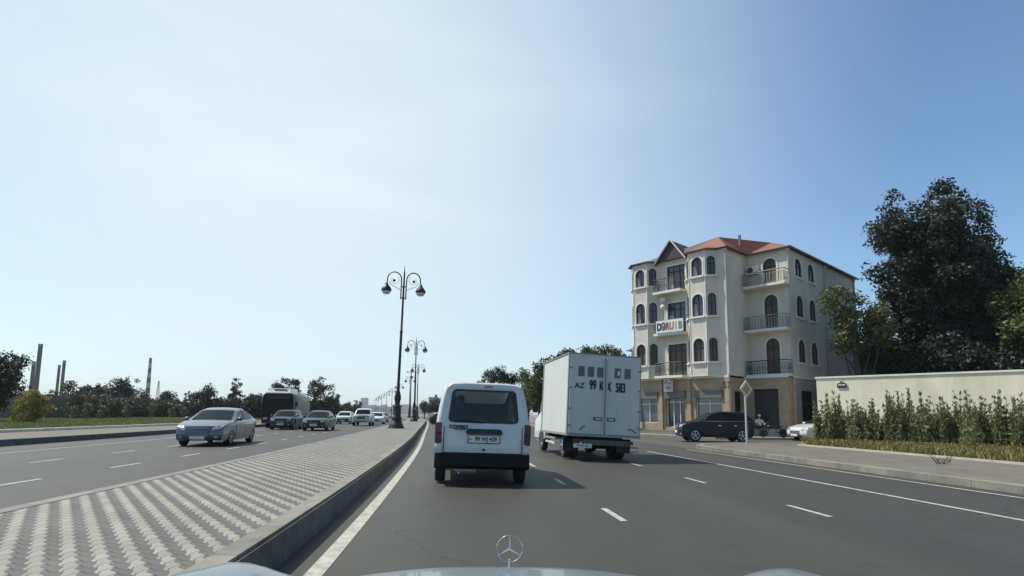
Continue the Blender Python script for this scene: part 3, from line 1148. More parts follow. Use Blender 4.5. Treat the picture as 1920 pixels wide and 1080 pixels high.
def make_van():
    root = thing("van", "white panel van with a wide rear window driving right in front of us", "van", (-0.53, 10.35, 0), heading(10.4) - 0.005)
    root.rotation_euler = (0, R(1.3), heading(10.4) - 0.005)
    zs = [0.36, 0.50, 0.72, 0.95, 1.10, 1.25, 1.42, 1.58, 1.72, 1.81, 1.855, 1.875]
    xs = [0.80, 0.845, 0.868, 0.868, 0.862, 0.845, 0.82, 0.79, 0.755, 0.715, 0.62, 0.40]
    half = list(zip(xs, zs))
    sec = half + [(-x, z) for x, z in reversed(half)]     # open at the bottom
    n = len(sec)

    def shear(z):
        return max(0, z - 0.98) * 0.10
    # stations: (y, x scale, z scale above 0.95, window flag)
    st = [(0.0, 0.955, 0.985), (0.035, 0.985, 0.995), (0.12, 1, 1), (0.42, 1, 1), (1.25, 1, 1), (1.33, 1, 1), (2.15, 1, 1), (2.24, 1, 1), (2.62, 1, 0.99), (3.06, 0.99, 0.66), (3.45, 0.985, 0.30), (3.8, 0.965, 0.22), (4.12, 0.92, 0.12), (4.26, 0.85, 0.02)]
    vs, fs, gl = [], [], []
    for y, sx, sz in st:
        for x, z in sec:
            zz = z if z < 0.95 else 0.95 + (z - 0.95) * sz
            if y > 3 and z < 0.95:
                zz = z
            vs.append((x * sx, y + (shear(z) if y < 1 else 0), zz))
    for i in range(len(st) - 1):
        for k in range(n - 1):
            a = i * n + k
            q = (a, a + 1, a + n + 1, a + n)
            kk = k if k < len(half) - 1 else (n - 2 - k)
            side_win = kk in (4, 5, 6, 7) and i in (5, 6, 7)
            wind = i in (8, 9) and (8 <= k <= 14)
            (gl if (side_win and i != 6 or side_win and i == 6) or wind else fs).append(q)
    MB().add(vs, fs).build("body", p_white, root, 45)
    MB().add(vs, gl).build("window", m_cglass, root, 45)
    fr = MB()
    fi = (len(st) - 1) * n
    fr.add([vs[fi + k] for k in range(n)], [tuple(range(n))])
    fr.build("front_panel", p_white, root)
    # hatch: ring from the body edge to the rear window opening
    ring = [vs[k] for k in range(n)] + [(-0.76, 0.0, 0.36), (0.76, 0.0, 0.36)]

    def wy(z, d=0.0):
        return shear(z) - 0.012 + d

    def rrect(x0b, x0t, z0, z1, r, k=5):
        pts = []
        for cx, cz, a0, sx in ((x0b - r, z0 + r, -90, 1), (x0t - r, z1 - r, 0, 1), (-x0t + r, z1 - r, 90, -1), (-x0b + r, z0 + r, 180, -1)):
            for j in range(k):
                a = R(a0 + 90 * j / (k - 1))
                pts.append((cx + r * math.cos(a), cz + r * math.sin(a)))
        return pts
    win = rrect(0.645, 0.595, 1.125, 1.735, 0.075)
    fr_out = rrect(0.70, 0.645, 1.085, 1.785, 0.09)
    # lower hatch + surround as one skin made of bands
    hatch = MB()
    outl = [(x, z) for x, z in half]
    outer = [(x * 0.955, z if z < 0.95 else 0.95 + (z - 0.95) * 0.985) for x, z in outl]
    N = 40

    def polar(poly, c, N):
        """resample a closed polygon by angle about c"""
        out = []
        P = poly + [poly[0]]
        for k in range(N):
            a = 2 * math.pi * k / N
            d = (math.cos(a), math.sin(a))
            best = None
            for (x1, z1), (x2, z2) in zip(P[:-1], P[1:]):
                ax, az, bx, bz = x1 - c[0], z1 - c[1], x2 - c[0], z2 - c[1]
                ex, ez = bx - ax, bz - az
                den = d[0] * ez - d[1] * ex
                if abs(den) < 1e-9:
                    continue
                t = (ax * ez - az * ex) / den
                u = (ax * d[1] - az * d[0]) / den
                if t > 0 and -1e-6 <= u <= 1 + 1e-6 and (best is None or t > best):
                    best = t
            out.append((c[0] + d[0] * best, c[1] + d[1] * best))
        return out
    full = outer + [(-x, z) for x, z in reversed(outer)]
    c = (0, 1.43)
    N = 72
    A = polar(full, c, N)
    B = polar(fr_out, c, N)
    Cc = polar(win, c, N)
    vs2 = [(x, shear(z), z) for x, z in A] + [(lerp(x, xb, .25), shear(lerp(z, zb, .25)) - 0.02, lerp(z, zb, .25)) for (x, z), (xb, zb) in zip(A, B)] + [(x, wy(z, -0.012), z) for x, z in B] + [(x, wy(z, 0.004), z) for x, z in Cc] + [(x, wy(z, 0.04), z) for x, z in Cc]
    f2 = []
    for j in range(4):
        for k in range(N):
            f2.append((j * N + k, j * N + (k + 1) % N, (j + 1) * N + (k + 1) % N, (j + 1) * N + k))
    hatch.add(vs2, f2)
    h = hatch.build("tailgate", p_white, root, 30)
    wv = [(x, wy(z, 0.002), z) for x, z in polar(win, c, N)]
    MB().add(wv, [tuple(range(N))]).build("rear_window", m_cglass, root)
    # black glass border with round corners
    inn = polar(rrect(0.595, 0.55, 1.165, 1.70, 0.06), c, N)
    bv = [(x, wy(z, -0.003), z) for x, z in Cc] + [(x, wy(z, -0.003), z) for x, z in inn]
    MB().add(bv, [(k, (k + 1) % N, N + (k + 1) % N, N + k) for k in range(N)]).build("window_border", m_black, root)
    # seams, handle recess, plate, lock, third brake light
    seam = MB()
    for s in (-1, 1):
        seam.box((s * 0.715, -0.026, 0.82), (0.012, 0.02, 0.48))
    seam.box((0, -0.026, 0.585), (1.43, 0.02, 0.012))
    seam.build("tailgate_seam", m_black, h)
    MB().prism([(-0.31, 0.925), (0.345, 0.925), (0.345, 0.985), (0.315, 1.02), (-0.28, 1.02), (-0.31, 0.985)], -0.062, -0.01, 'y').build("handle", m_black, h, bevel=0.008)
    pl = MB().box((0.015, -0.045, 0.835), (0.56, 0.02, 0.125)).build("number_plate", m_plate, h, bevel=0.004)
    MB().box((0.015, -0.039, 0.835), (0.585, 0.014, 0.15)).build("plate_frame", m_black, pl)
    text_obj("lettering", "99 WJ 429", 0.105, m_ink, pl, (0.05, -0.058, 0.835), (R(90), 0, 0), 0.002, xscale=0.88, bold=0.002)
    text_obj("lettering", "AZ", 0.045, m_ink, pl, (-0.235, -0.058, 0.835), (R(90), 0, 0), 0.002)
    text_obj("badge", "COMBO", 0.085, m_ink, h, (-0.455, -0.046, 1.048), (R(88), 0, 0), 0.004, xscale=1.1, bold=0.003)
    MB().box((-0.42, -0.036, 1.008), (0.2, 0.015, 0.016)).build("badge_strip", m_ink, h)
    MB().lathe([(0.024, -0.03), (0.024, -0.05), (0.016, -0.056)], 12, (0.015, 0, 0.645), 'y').build("lock", m_black, h)
    MB().box((0.07, wy(1.80, -0.02), 1.80), (0.15, 0.05, 0.028)).build("brake_light", m_tail, h)
    # wiper
    MB().tube([(0.0, wy(1.14, -0.03), 1.13), (-0.2, wy(1.2, -0.03), 1.16), (-0.46, wy(1.2, -0.03), 1.175)], 0.012, 6).build("wiper", m_black, h)
    # lamps at the corners
    for s in (-1, 1):
        mb = MB()
        poly = [(s * 0.735, 0.74), (s * 0.872, 0.74), (s * 0.876, 1.08), (s * 0.862, 1.12), (s * 0.745, 1.12)]
        mb.prism(poly, -0.02, 0.13, 'y')
        lt = mb.build("tail_light", m_red, root, bevel=0.012)
        MB().box((s * 0.805, -0.022, 0.925), (0.10, 0.012, 0.03)).build("lens_divider", m_black, lt)
    # bumper: black with a rounded step
    bp = [(-0.10, 0.57), (0.02, 0.60), (0.14, 0.60), (0.14, 0.33), (-0.02, 0.30), (-0.115, 0.36)]
    vs3, f3 = [], []
    xsn = [-0.865, -0.84, -0.74, -0.4, 0, 0.4, 0.74, 0.84, 0.865]
    for x in xsn:
        k = abs(x) / 0.865
        for y, z in bp:
            vs3.append((x, y + 0.09 * k ** 6, z - 0.01 * k ** 8))
    m_ = len(bp)
    for i in range(len(xsn) - 1):
        for j in range(m_):
            f3.append((i * m_ + j, i * m_ + (j + 1) % m_, (i + 1) * m_ + (j + 1) % m_, (i + 1) * m_ + j))
    f3 += [tuple(range(m_)), tuple(range(len(vs3) - m_, len(vs3)))[::-1]]
    MB().add(vs3, f3).build("bumper", m_bump, root, 40)
    for s in (-1, 1):
        MB().box((s * 0.80, 0.05, 0.655), (0.14, 0.16, 0.10)).build("quarter_panel", p_white, root, bevel=0.02)
    # underside, silencer, axle
    ub = MB()
    ub.box((0, 2.2, 0.40), (1.3, 3.9, 0.16))
    ub.box((0, 0.5, 0.36), (1.42, 0.7, 0.10))
    ub.tube([(-0.7, 0.62, 0.30), (0.7, 0.62, 0.30)], 0.05, 8)
    ub.build("underbody", m_under, root)
    MB().tube([(-0.5, 0.18, 0.26), (-0.1, 0.18, 0.26)], 0.085, 10).build("silencer", m_steel, root)
    MB().tube([(-0.42, 0.25, 0.24), (-0.42, 0.02, 0.225)], 0.025, 8).build("exhaust_pipe", m_chrome, root)
    for y in (0.62, 3.4):
        for s in (-1, 1):
            w_ = wheel("wheel", 0.31, 0.19, root, (s * 0.755, y, 0.31), 6, s, m_steel)
    # wheel-arch liners
    for s in (-1, 1):
        for y in (0.62, 3.4):
            MB().prism([(y + 0.4 * math.cos(t), 0.31 + 0.4 * math.sin(t)) for t in [math.pi * k / 10 for k in range(11)]], s * 0.62, s * 0.866 + s * 0.006, 'x').build("wheel_arch", m_black, root)
            
    # mirrors
    for s in (-1, 1):
        mb = MB()
        mb.ball((s * 1.0, 2.75, 1.14), (0.10, 0.08, 0.125), 10)
        mb.tube([(s * 0.84, 2.82, 1.06), (s * 0.95, 2.78, 1.1)], 0.03, 6)
        mb.build("mirror", m_black, root)
    # inside: floor, seats with headrests, dashboard
    MB().box((0, 2.2, 0.62), (1.5, 3.6, 0.06)).build("floor", m_black, root)
    MB().box((0, 2.9, 0.92), (1.4, 0.35, 0.34)).build("dashboard", m_black, root, bevel=0.06)
    for x, y in ((-0.36, 1.95), (0.36, 1.95)):
        st_ = MB().box((x, y, 1.02), (0.48, 0.14, 0.64)).box((x, y + 0.25, 0.78), (0.48, 0.5, 0.16)).build("seat", m_seat, root, bevel=0.05)
        MB().box((x, y - 0.02, 1.44), (0.27, 0.09, 0.17)).build("headrest", m_seat, st_, bevel=0.04)
    tw_ = MB().tube([(0.05, 2.55, 0.9), (0.05, 2.45, 1.0)], 0.02, 6)
    return root


van = make_van()


def person_body(name, label, joints, bones, radii, parent_loc, rz, m):
    me = bpy.data.meshes.new(name)
    me.from_pydata(joints, bones, [])
    me.materials.append(m)
    o = bpy.data.objects.new(name, me)
    col.objects.link(o)
    o.location = parent_loc
    o.rotation_euler = (0, 0, rz)
    sk = o.modifiers.new("skin", 'SKIN')
    for v, r in zip(me.skin_vertices[0].data, radii):
        v.radius = r if isinstance(r, tuple) else (r, r)
    me.skin_vertices[0].data[0].use_root = True
    ss = o.modifiers.new("sub", 'SUBSURF')
    ss.levels = ss.render_levels = 2
    dg = bpy.context.evaluated_depsgraph_get()
    m2 = bpy.data.meshes.new_from_object(o.evaluated_get(dg))
    o.modifiers.clear()
    o.data = m2
    for p in m2.polygons:
        p.use_smooth = True
    tag(o, label, "person")
    return o


def body_seated():
    """a seated body facing +y: pelvis first; legs bent forward, hands on the wheel or on the knees"""
    J = [(0, 0, 0.0), (0, -0.03, 0.22), (0, -0.04, 0.42), (0, -0.02, 0.53), (0, 0.01, 0.60), (0, 0.02, 0.68), (0, 0.01, 0.76)]
    E_ = [(0, 1), (1, 2), (2, 3), (3, 4), (4, 5), (5, 6)]
    Rr = [(0.15, 0.12), (0.14, 0.105), (0.16, 0.11), (0.06, 0.06), (0.065, 0.075), (0.078, 0.095), (0.06, 0.07)]
    for s in (-1, 1):
        b = len(J)
        J += [(s * 0.19, -0.03, 0.43), (s * 0.24, 0.06, 0.20), (s * 0.17, 0.28, 0.14), (s * 0.16, 0.36, 0.15)]
        Rr += [0.06, 0.048, 0.034, 0.03]
        E_ += [(2, b), (b, b + 1), (b + 1, b + 2), (b + 2, b + 3)]
        # five fingers
        for q in range(5):
            k = len(J)
            fx = s * 0.16 + (q - 2) * 0.018
            ln = (0.05, 0.075, 0.08, 0.075, 0.06)[q]
            J += [(fx, 0.36 + ln * 0.6, 0.15), (fx, 0.36 + ln, 0.12)]
            Rr += [0.009, 0.007]
            E_ += [(b + 3, k), (k, k + 1)]
        b = len(J)
        J += [(s * 0.10, 0.06, -0.02), (s * 0.12, 0.44, 0.02), (s * 0.12, 0.50, -0.38), (s * 0.12, 0.62, -0.43)]
        Rr += [0.09, 0.062, 0.04, 0.035]
        E_ += [(0, b), (b, b + 1), (b + 1, b + 2), (b + 2, b + 3)]
    return J, E_, Rr


J, E_, Rr = body_seated()
m_shirt_d = mat("dark_shirt", (0.03, 0.032, 0.04), 0.9)
yw = van.rotation_euler.z
vx = Matrix.Rotation(yw, 3, 'Z') @ Vector((-0.36, 2.12, 0))
drv = person_body("person", "driver in dark clothes seen through the rear window of the white van", J, E_, Rr, (van.location.x + vx.x, van.location.y + vx.y, 0.90), yw, m_shirt_d)
MB().ball((0, 0.0, 0.70), (0.082, 0.10, 0.115), 14).build("hair", mat("dark_hair", (0.012, 0.010, 0.009), 0.8), drv)

# ------------------------------------------------------------------ white box truck
m_box = mat("truck_box_panel", (0.50, 0.52, 0.485), 0.5, var=0.08, scale=2.2, stretch=(1.6, 1.6, 0.22))
m_trim = mat("grey_trim", (0.26, 0.28, 0.28), 0.6, 0.3)
m_galv = mat("galvanised_steel", (0.24, 0.25, 0.25), 0.5, 0.6, var=0.2)
m_hole = mat("dark_sticker", (0.05, 0.085, 0.11), 0.3, var=0.25, scale=14)


m_bbar = mat("dull_bumper_bar", (0.09, 0.09, 0.085), 0.6, 0.2, var=0.2)
m_lampdull = mat("dusty_red_lamp", (0.09, 0.012, 0.012), 0.3)


def make_truck():
    yaw = R(8.8)
    root = thing("box_truck", "white box truck with 99 KX 583 painted on its rear doors, right of the van", "truck", (2.61, 16.15, 0), 0)
    root.rotation_euler = (0, R(2.3), yaw)
    W, H0, H1, L = 2.14, 0.69, 3.03, 3.5
    bx = MB().box((0, L / 2 + 0.03, (H0 + H1) / 2), (W, L, H1 - H0)).build("box_body", m_box, root, bevel=0.012)
    tr = MB()
    tr.box((0, L / 2 + 0.03, H1 + 0.012), (W + 0.05, L + 0.05, 0.03))
    for s in (-1, 1):
        tr.box((s * (W / 2 + 0.004), 0.06, (H0 + H1) / 2), (0.03, 0.09, H1 - H0 - 0.02))
        tr.box((s * (W / 2 + 0.004), L - 0.01, (H0 + H1) / 2), (0.03, 0.07, H1 - H0 - 0.02))
        tr.box((s * (W / 2 + 0.004), L / 2, H0 + 0.03), (0.03, L - 0.1, 0.07))
    tr.box((0, 0.0, H0 + 0.015), (W + 0.03, 0.10, 0.05))
    tr.build("box_trim", m_trim, root)
    dw = W / 2 - 0.02
    for s in (-1, 1):
        cx = s * (dw / 2 + 0.006)
        d = MB().box((cx, 0.005, (H0 + H1) / 2 + 0.02), (dw - 0.008, 0.055, H1 - H0 - 0.09)).build("rear_door", m_box, root, bevel=0.008)
        hg = MB()
        for z in (0.98, 1.45, 2.05, 2.62):
            hg.box((s * (W / 2 - 0.03), -0.03, z), (0.11, 0.025, 0.05))
        hg.build("hinge", m_galv, d)
        # lock rod with its brackets and the recessed grip
        MB().tube([(s * 0.055, -0.045, H0 + 0.03), (s * 0.055, -0.045, H1 - 0.08)], 0.014, 6).box((s * 0.055, -0.045, 0.80), (0.05, 0.05, 0.14)).box((s * 0.055, -0.04, 1.9), (0.05, 0.05, 0.05)).build("lock_rod", m_box, d)
        hd = MB().box((s * 0.20, -0.028, 1.19), (0.25, 0.02, 0.10)).build("handle_plate", m_hole, d)
        MB().box((s * 0.19, -0.045, 1.19), (0.15, 0.02, 0.045)).build("handle", m_box, hd)
        sx = (-0.72, -0.44, -0.16) if s < 0 else (0.36, 0.66)
        for q, x in enumerate(sx):
            ww = MB().box((x, -0.026, 2.53 - 0.005 * q), (0.18, 0.012, 0.29)).build("window_patch", m_hole, d)
            if s > 0 and q == 0:
                MB().box((x + 0.03, -0.034, 2.53), (0.06, 0.012, 0.13)).build("patch_label", m_plate, ww)
        # black scuffs near the bottom
        if s < 0:
            MB().tube([(-0.72, -0.026, 0.86), (-0.62, -0.026, 0.95), (-0.56, -0.026, 0.98)], 0.013, 5).build("scuff", m_ink, d)
        else:
            MB().tube([(0.70, -0.026, 0.93), (0.82, -0.026, 0.93), (0.96, -0.026, 0.84)], 0.014, 5).build("scuff", m_ink, d)
    dl = [c for c in root.children if c.name.startswith("rear_door")][0]
    text_obj("lettering", "AZ", 0.22, m_ink, dl, (-0.76, -0.03, 2.11), (R(90), 0, 0), 0.002, xscale=1.0, bold=0.004)
    text_obj("lettering", "99", 0.37, m_ink, dl, (-0.37, -0.03, 2.14), (R(90), 0, 0), 0.004, xscale=0.55, bold=0.012)
    text_obj("lettering", "K", 0.37, m_ink, dl, (-0.11, -0.03, 2.12), (R(90), 0, 0), 0.004, xscale=0.55, bold=0.012)
    dr = [c for c in root.children if c.name.startswith("rear_door")][1]
    text_obj("lettering", "X", 0.37, m_ink, dr, (0.115, -0.03, 2.11), (R(90), 0, 0), 0.004, xscale=0.50, bold=0.012)
    text_obj("lettering", "583", 0.37, m_ink, dr, (0.46, -0.03, 2.10), (R(90), 0, 0), 0.004, xscale=0.55, bold=0.012)
    # chassis, bumper bar, plate, wheels
    ch = MB()
    for s in (-1, 1):
        ch.box((s * 0.4, 2.2, 0.58), (0.08, 4.4, 0.14))
    for y in (0.15, 1.2, 2.4, 3.4):
        ch.box((0, y, 0.6), (1.7, 0.08, 0.1))
    ch.tube([(-0.7, 1.05, 0.36), (0.7, 1.05, 0.36)], 0.06, 8)
    ch.ball((0, 1.05, 0.36), (0.15, 0.15, 0.15), 10)
    ch.build("chassis", m_under, root)
    MB().box((0.05, -0.01, 0.52), (1.35, 0.09, 0.15)).build("bumper", m_bbar, root, bevel=0.01)
    for s in (-1, 1):
        lt = MB().box((s * 0.78, 0.0, 0.54), (0.20, 0.08, 0.10)).build("tail_light", m_lampdull, root, bevel=0.01)
    MB().box((0.92, 0.02, 0.42), (0.24, 0.05, 0.05)).box((0.92, 0.02, 0.30), (0.24, 0.05, 0.04)).build("step", m_galv, root)
    pl = MB().box((-0.62, -0.05, 0.42), (0.53, 0.02, 0.12)).build("number_plate", m_plate, root)
    text_obj("lettering", "99 KX 583", 0.095, m_ink, pl, (-0.62, -0.062, 0.42), (R(90), 0, 0), 0.002, xscale=0.85)
    for s in (-1, 1):
        MB().box((s * 0.82, 0.62, 0.40), (0.42, 0.015, 0.36)).build("mud_flap", m_black, root)
        for k in (0, 1):
            wheel("wheel", 0.335, 0.19, root, (s * (0.83 - 0.22 * k), 1.05, 0.335), 6, s, m_rim if k == 0 else m_steel)
        wheel("wheel", 0.335, 0.19, root, (s * 0.83, 4.15, 0.335), 6, s, m_rim)
        MB().box((s * 0.97, 2.5, 0.55), (0.05, 1.3, 0.06)).box((s * 0.97, 2.5, 0.40), (0.05, 1.3, 0.06)).build("side_guard", m_box, root)
    # cab
    secs = []
    cabp = [(3.62, 0.45), (3.62, 2.05), (3.9, 2.16), (4.3, 2.12), (4.75, 1.45), (5.25, 1.2), (5.38, 1.0), (5.4, 0.45)]
    vs, fs = [], []
    for fx, dz in ((-1, 0.06), (-0.94, 0), (-0.4, -0.02), (0.4, -0.02), (0.94, 0), (1, 0.06)):
        for y, z in cabp:
            wdt = 0.93 if z < 1.4 else 0.80
            vs.append((fx * wdt, y, z - (dz if z > 1 else 0)))
    n = len(cabp)
    for i in range(5):
        for k in range(n):
            fs.append((i * n + k, i * n + (k + 1) % n, (i + 1) * n + (k + 1) % n, (i + 1) * n + k))
    fs += [tuple(range(n)), tuple(range(5 * n, 6 * n))[::-1]]
    MB().add(vs, fs).build("cab", p_white, root, 35)
    for s in (-1, 1):
        MB().prism([(3.85, 1.35), (3.85, 1.95), (4.2, 1.95), (4.62, 1.42)], s * 0.87, s * 0.93, 'x').build("window", m_glass, root)
        mr = MB().box((s * 1.12, 4.55, 1.5), (0.2, 0.08, 0.32)).build("mirror", m_black, root, bevel=0.03)
        MB().tube([(s * 0.9, 4.6, 1.35), (s * 1.1, 4.57, 1.4)], 0.015, 6).build("mirror_arm", m_black, mr)
        MB().prism([(4.15 + 0.42 * math.cos(t), 0.335 + 0.42 * math.sin(t)) for t in [math.pi * k / 10 for k in range(11)]], s * 0.7, s * 0.936, 'x').build("wheel_arch", m_black, root)
    vs = [(-0.74, 4.36, 2.06), (0.74, 4.36, 2.06), (0.84, 4.77, 1.47), (-0.84, 4.77, 1.47)]
    MB().add(vs, [(0, 1, 2, 3)]).build("windscreen", m_glass, root)
    return root


make_truck()

# ------------------------------------------------------------------ bus
def make_bus():
    root = thing("bus", "dark city bus with a white roof unit coming towards us", "bus", (-20.4, 51.4, 0), heading(50) + math.pi + R(5))
    W, L, H = 2.5, 10.2, 2.85
    sec = [(-1.22, 0.35), (-1.25, 0.6), (-1.25, 2.4), (-1.2, 2.72), (-1.05, 2.85), (1.05, 2.85), (1.2, 2.72), (1.25, 2.4), (1.25, 0.6), (1.22, 0.35)]
    m_bus = mat("bus_dark_paint", (0.022, 0.014, 0.022), 0.35, coat=0.0, var=0.1, spec=0.12)
    m_glass = mat("bus_glass", (0.012, 0.013, 0.016), 0.25, spec=0.15)
    vs, fs = [], []
    n = len(sec)
    for y, k in ((-L / 2, 0.97), (-L / 2 + 0.15, 1), (L / 2 - 0.25, 1), (L / 2, 0.95)):
        for x, z in sec:
            vs.append((x * k, y, 1.6 + (z - 1.6) * (0.5 + 0.5 * k)))
    for i in range(3):
        for k in range(n):
            fs.append((i * n + k, i * n + (k + 1) % n, (i + 1) * n + (k + 1) % n, (i + 1) * n + k))
    fs += [tuple(range(n)), tuple(range(3 * n, 4 * n))[::-1]]
    MB().add(vs, fs).build("body", m_bus, root, 40)
    MB().box((0, L / 2 + 0.01, 1.72), (2.15, 0.04, 1.15)).build("windscreen", m_glass, root, bevel=0.015)
    MB().box((0, L / 2 + 0.012, 2.55), (1.9, 0.04, 0.26)).build("destination_panel", m_black, root)
    for s in (-1, 1):
        for k in range(6):
            MB().box((s * 1.25, 3.3 - k * 1.6, 1.75), (0.03, 1.45, 1.0)).build("window", m_glass, root)
        MB().box((s * 0.9, L / 2 + 0.005, 0.78), (0.36, 0.05, 0.16)).build("headlight", m_lampg, root, bevel=0.02)
        mr = MB().box((s * 1.48, L / 2 + 0.25, 1.95), (0.2, 0.12, 0.42)).build("mirror", m_black, root, bevel=0.03)
        MB().tube([(s * 1.15, L / 2 - 0.05, 2.5), (s * 1.4, L / 2 + 0.25, 2.5), (s * 1.47, L / 2 + 0.25, 2.15)], 0.025, 6).build("mirror_arm", m_black, mr)
        for y in (2.7, -2.6):
            wheel("wheel", 0.48, 0.28, root, (s * 1.1, y, 0.48), 8, s, m_steel)
    MB().box((0, L / 2 - 0.02, 0.5), (2.3, 0.1, 0.22)).build("bumper", m_black, root, bevel=0.03)
    MB().box((-0.1, L / 2 + 0.045, 0.62), (0.55, 0.02, 0.13)).build("number_plate", m_plate, root)
    ru = MB()
    ru.prism([(4.4, 2.84), (4.1, 3.05), (3.9, 3.32), (0.5, 3.36), (0.3, 2.84)], -0.85, 0.95, 'x')
    ru.box((0, -2.2, 3.0), (1.9, 3.6, 0.34))
    r_ = ru.build("roof_unit", p_white, root, bevel=0.04)
    MB().box((0, 4.02, 3.18), (1.0, 0.08, 0.1)).build("vent", m_black, r_)
    MB().box((0, 4.5, 2.88), (2.1, 0.6, 0.08)).build("roof_edge", p_white, root, bevel=0.03)
    return root


make_bus()

# ------------------------------------------------------------------ the car the camera rides in: its bonnet reaches into the bottom of the picture
def make_own_car():
    root = thing("car", "pale silver bonnet with a star ornament at the bottom of the picture", "car", (0, 0, 0), 0)
    p = mat("pale_silver_bonnet", (0.22, 0.255, 0.265), 0.33, 0.5, coat=0.5, var=0.04, scale=1.2)
    nx, ny = 49, 30
    y0, y1 = 0.62, 1.93

    def hz(x, y):
        t = (y - y0) / (y1 - y0)
        z = 0.905 - 0.105 * t ** 1.5
        z -= 0.085 * (abs(x) / 0.90) ** 2.6 * (0.75 + 0.5 * t)
        # raised centre between two creases
        z += 0.012 * math.exp(-(x / 0.36) ** 4)
        # fender swellings over the round lamps
        for s in (-1, 1):
            u = ((x - s * 0.80) / 0.17) ** 2 + max(0, (1.42 - y) / 0.9) ** 2
            z += 0.112 * math.exp(-u * 1.2)
        if t > 0.82:
            z -= 0.16 * ((t - 0.82) / 0.18) ** 2.2
        return z
    vs, fs = [], []
    for j in range(ny):
        for i in range(nx):
            fx = -1 + 2 * i / (nx - 1)
            y = y0 + (y1 - y0) * j / (ny - 1)
            x = fx * 0.94
            yy = y - 0.20 * (j / (ny - 1)) * abs(fx) ** 3
            vs.append((x, yy, hz(x, y)))
    for j in range(ny - 1):
        for i in range(nx - 1):
            a = j * nx + i
            fs.append((a, a + 1, a + nx + 1, a + nx))
    # skirt down all round
    ring = [i for i in range(nx)] + [j * nx + nx - 1 for j in range(1, ny)] + [(ny - 1) * nx + i for i in range(nx - 2, -1, -1)] + [j * nx for j in range(ny - 2, 0, -1)]
    b = len(vs)
    vs += [(vs[k][0] * 0.995, vs[k][1], 0.30) for k in ring]
    m_ = len(ring)
    fs += [(ring[k], ring[(k + 1) % m_], b + (k + 1) % m_, b + k) for k in range(m_)]
    MB().add(vs, fs).build("bonnet", p, root, 50)
    sm = MB()
    for s in (-1, 1):
        pts = []
        for k in range(14):
            y = 0.66 + 1.0 * k / 13
            x = s * (0.62 - 0.10 * (k / 13) ** 2)
            pts.append((x, y, hz(x, y) + 0.001))
        sm.tube(pts, 0.0035, 5)
    sm.build("bonnet_seam", m_black, root)
    for s in (-1, 1):
        for x, r in ((0.70, 0.10), (0.50, 0.085)):
            hl = MB().ball((s * x, 1.76 - 0.1 * (x - 0.5) / 0.2, 0.62), (r, 0.06, r * 1.2), 14).build("headlight", m_lampg, root)
        wheel("wheel", 0.33, 0.22, root, (s * 0.78, 1.1, 0.33), 5, s)
    gr = MB().prism([(-0.36, 0.45), (0.36, 0.45), (0.40, 0.68), (-0.40, 0.68)], 1.90, 1.96, 'y').build("grille", m_black, root)
    for k in range(4):
        MB().box((0, 1.965, 0.49 + 0.05 * k), (0.72, 0.02, 0.014)).build("grille_bar", m_chrome, gr)
    MB().box((0, 1.87, 0.34), (1.6, 0.2, 0.22)).build("bumper", p, root, bevel=0.05)
    MB().box((0, 1.1, 0.35), (1.4, 1.3, 0.2)).build("underbody", m_under, root)
    # star ornament on its little stalk
    zb = hz(0, 1.80)
    orn = MB()
    cz = zb + 0.068
    orn.tube([(0.040 * math.cos(t), 1.80, cz + 0.040 * math.sin(t)) for t in [2 * math.pi * k / 32 for k in range(33)]], 0.0014, 6, caps=False)
    for k in range(3):
        a = math.pi / 2 + 2 * math.pi * k / 3
        orn.tube([(0, 1.80, cz), (0.040 * math.cos(a), 1.80, cz + 0.040 * math.sin(a))], [0.0042, 0.0008], 6)
    orn.lathe([(0.012, zb - cz - 0.004), (0.011, zb - cz + 0.008), (0.004, zb - cz + 0.016), (0.004, zb - cz + 0.036)], 12, (0, 1.80, cz))
    orn.build("bonnet_ornament", m_chrome, root)
    return root


make_own_car()
# ------------------------------------------------------------------ the four-storey corner block
m_stucco = mat("pale_stucco", (0.61, 0.555, 0.465), 0.9, var=0.13, scale=0.9, bump=0.15, bscale=30, stretch=(0.8, 0.8, 0.25))
m_trimw = mat("pale_trim", (0.70, 0.68, 0.61), 0.85, var=0.08, scale=2)
m_stone = mat("tan_stone", (0.35, 0.265, 0.17), 0.85, var=0.22, scale=1.6, bump=0.2, bscale=8)
m_frame = mat("dark_window_frame", (0.028, 0.024, 0.022), 0.5)
m_framew = mat("white_window_frame", (0.68, 0.70, 0.70), 0.5)
m_pane = mat("window_pane", (0.030, 0.036, 0.040), 0.05, spec=0.8, var=0.4, scale=0.8)
m_brownp = mat("brown_shutter", (0.105, 0.075, 0.055), 0.6, var=0.2, scale=3)
m_curtain = mat("curtain", (0.40, 0.37, 0.33), 0.9, var=0.2, scale=4, stretch=(6, 6, 0.5))
m_iron = mat("wrought_iron", (0.05, 0.048, 0.044), 0.6, var=0.2)
m_rail_pale = mat("pale_railing", (0.30, 0.28, 0.25), 0.75, var=0.2)
m_red_roof = mat("red_roof_sheet", (0.23, 0.075, 0.045), 0.6, var=0.14, scale=0.8, bump=0.5, bscale=6)
m_brown_roof = mat("brown_roof_sheet", (0.095, 0.06, 0.055), 0.7, var=0.2)
m_gutter = mat("gutter_metal", (0.17, 0.14, 0.13), 0.5, 0.3)
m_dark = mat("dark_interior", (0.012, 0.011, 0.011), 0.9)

BK = Vector((18.12, 36.0, 0))
b_rot = math.atan2(-0.75, 0.66)
bld = thing("apartment_block", "four-storey cream corner block with red roof, balconies and shops below", "building", BK, b_rot)
GZ, EZ = 4.0, 12.45        # top of the shop storey, eaves


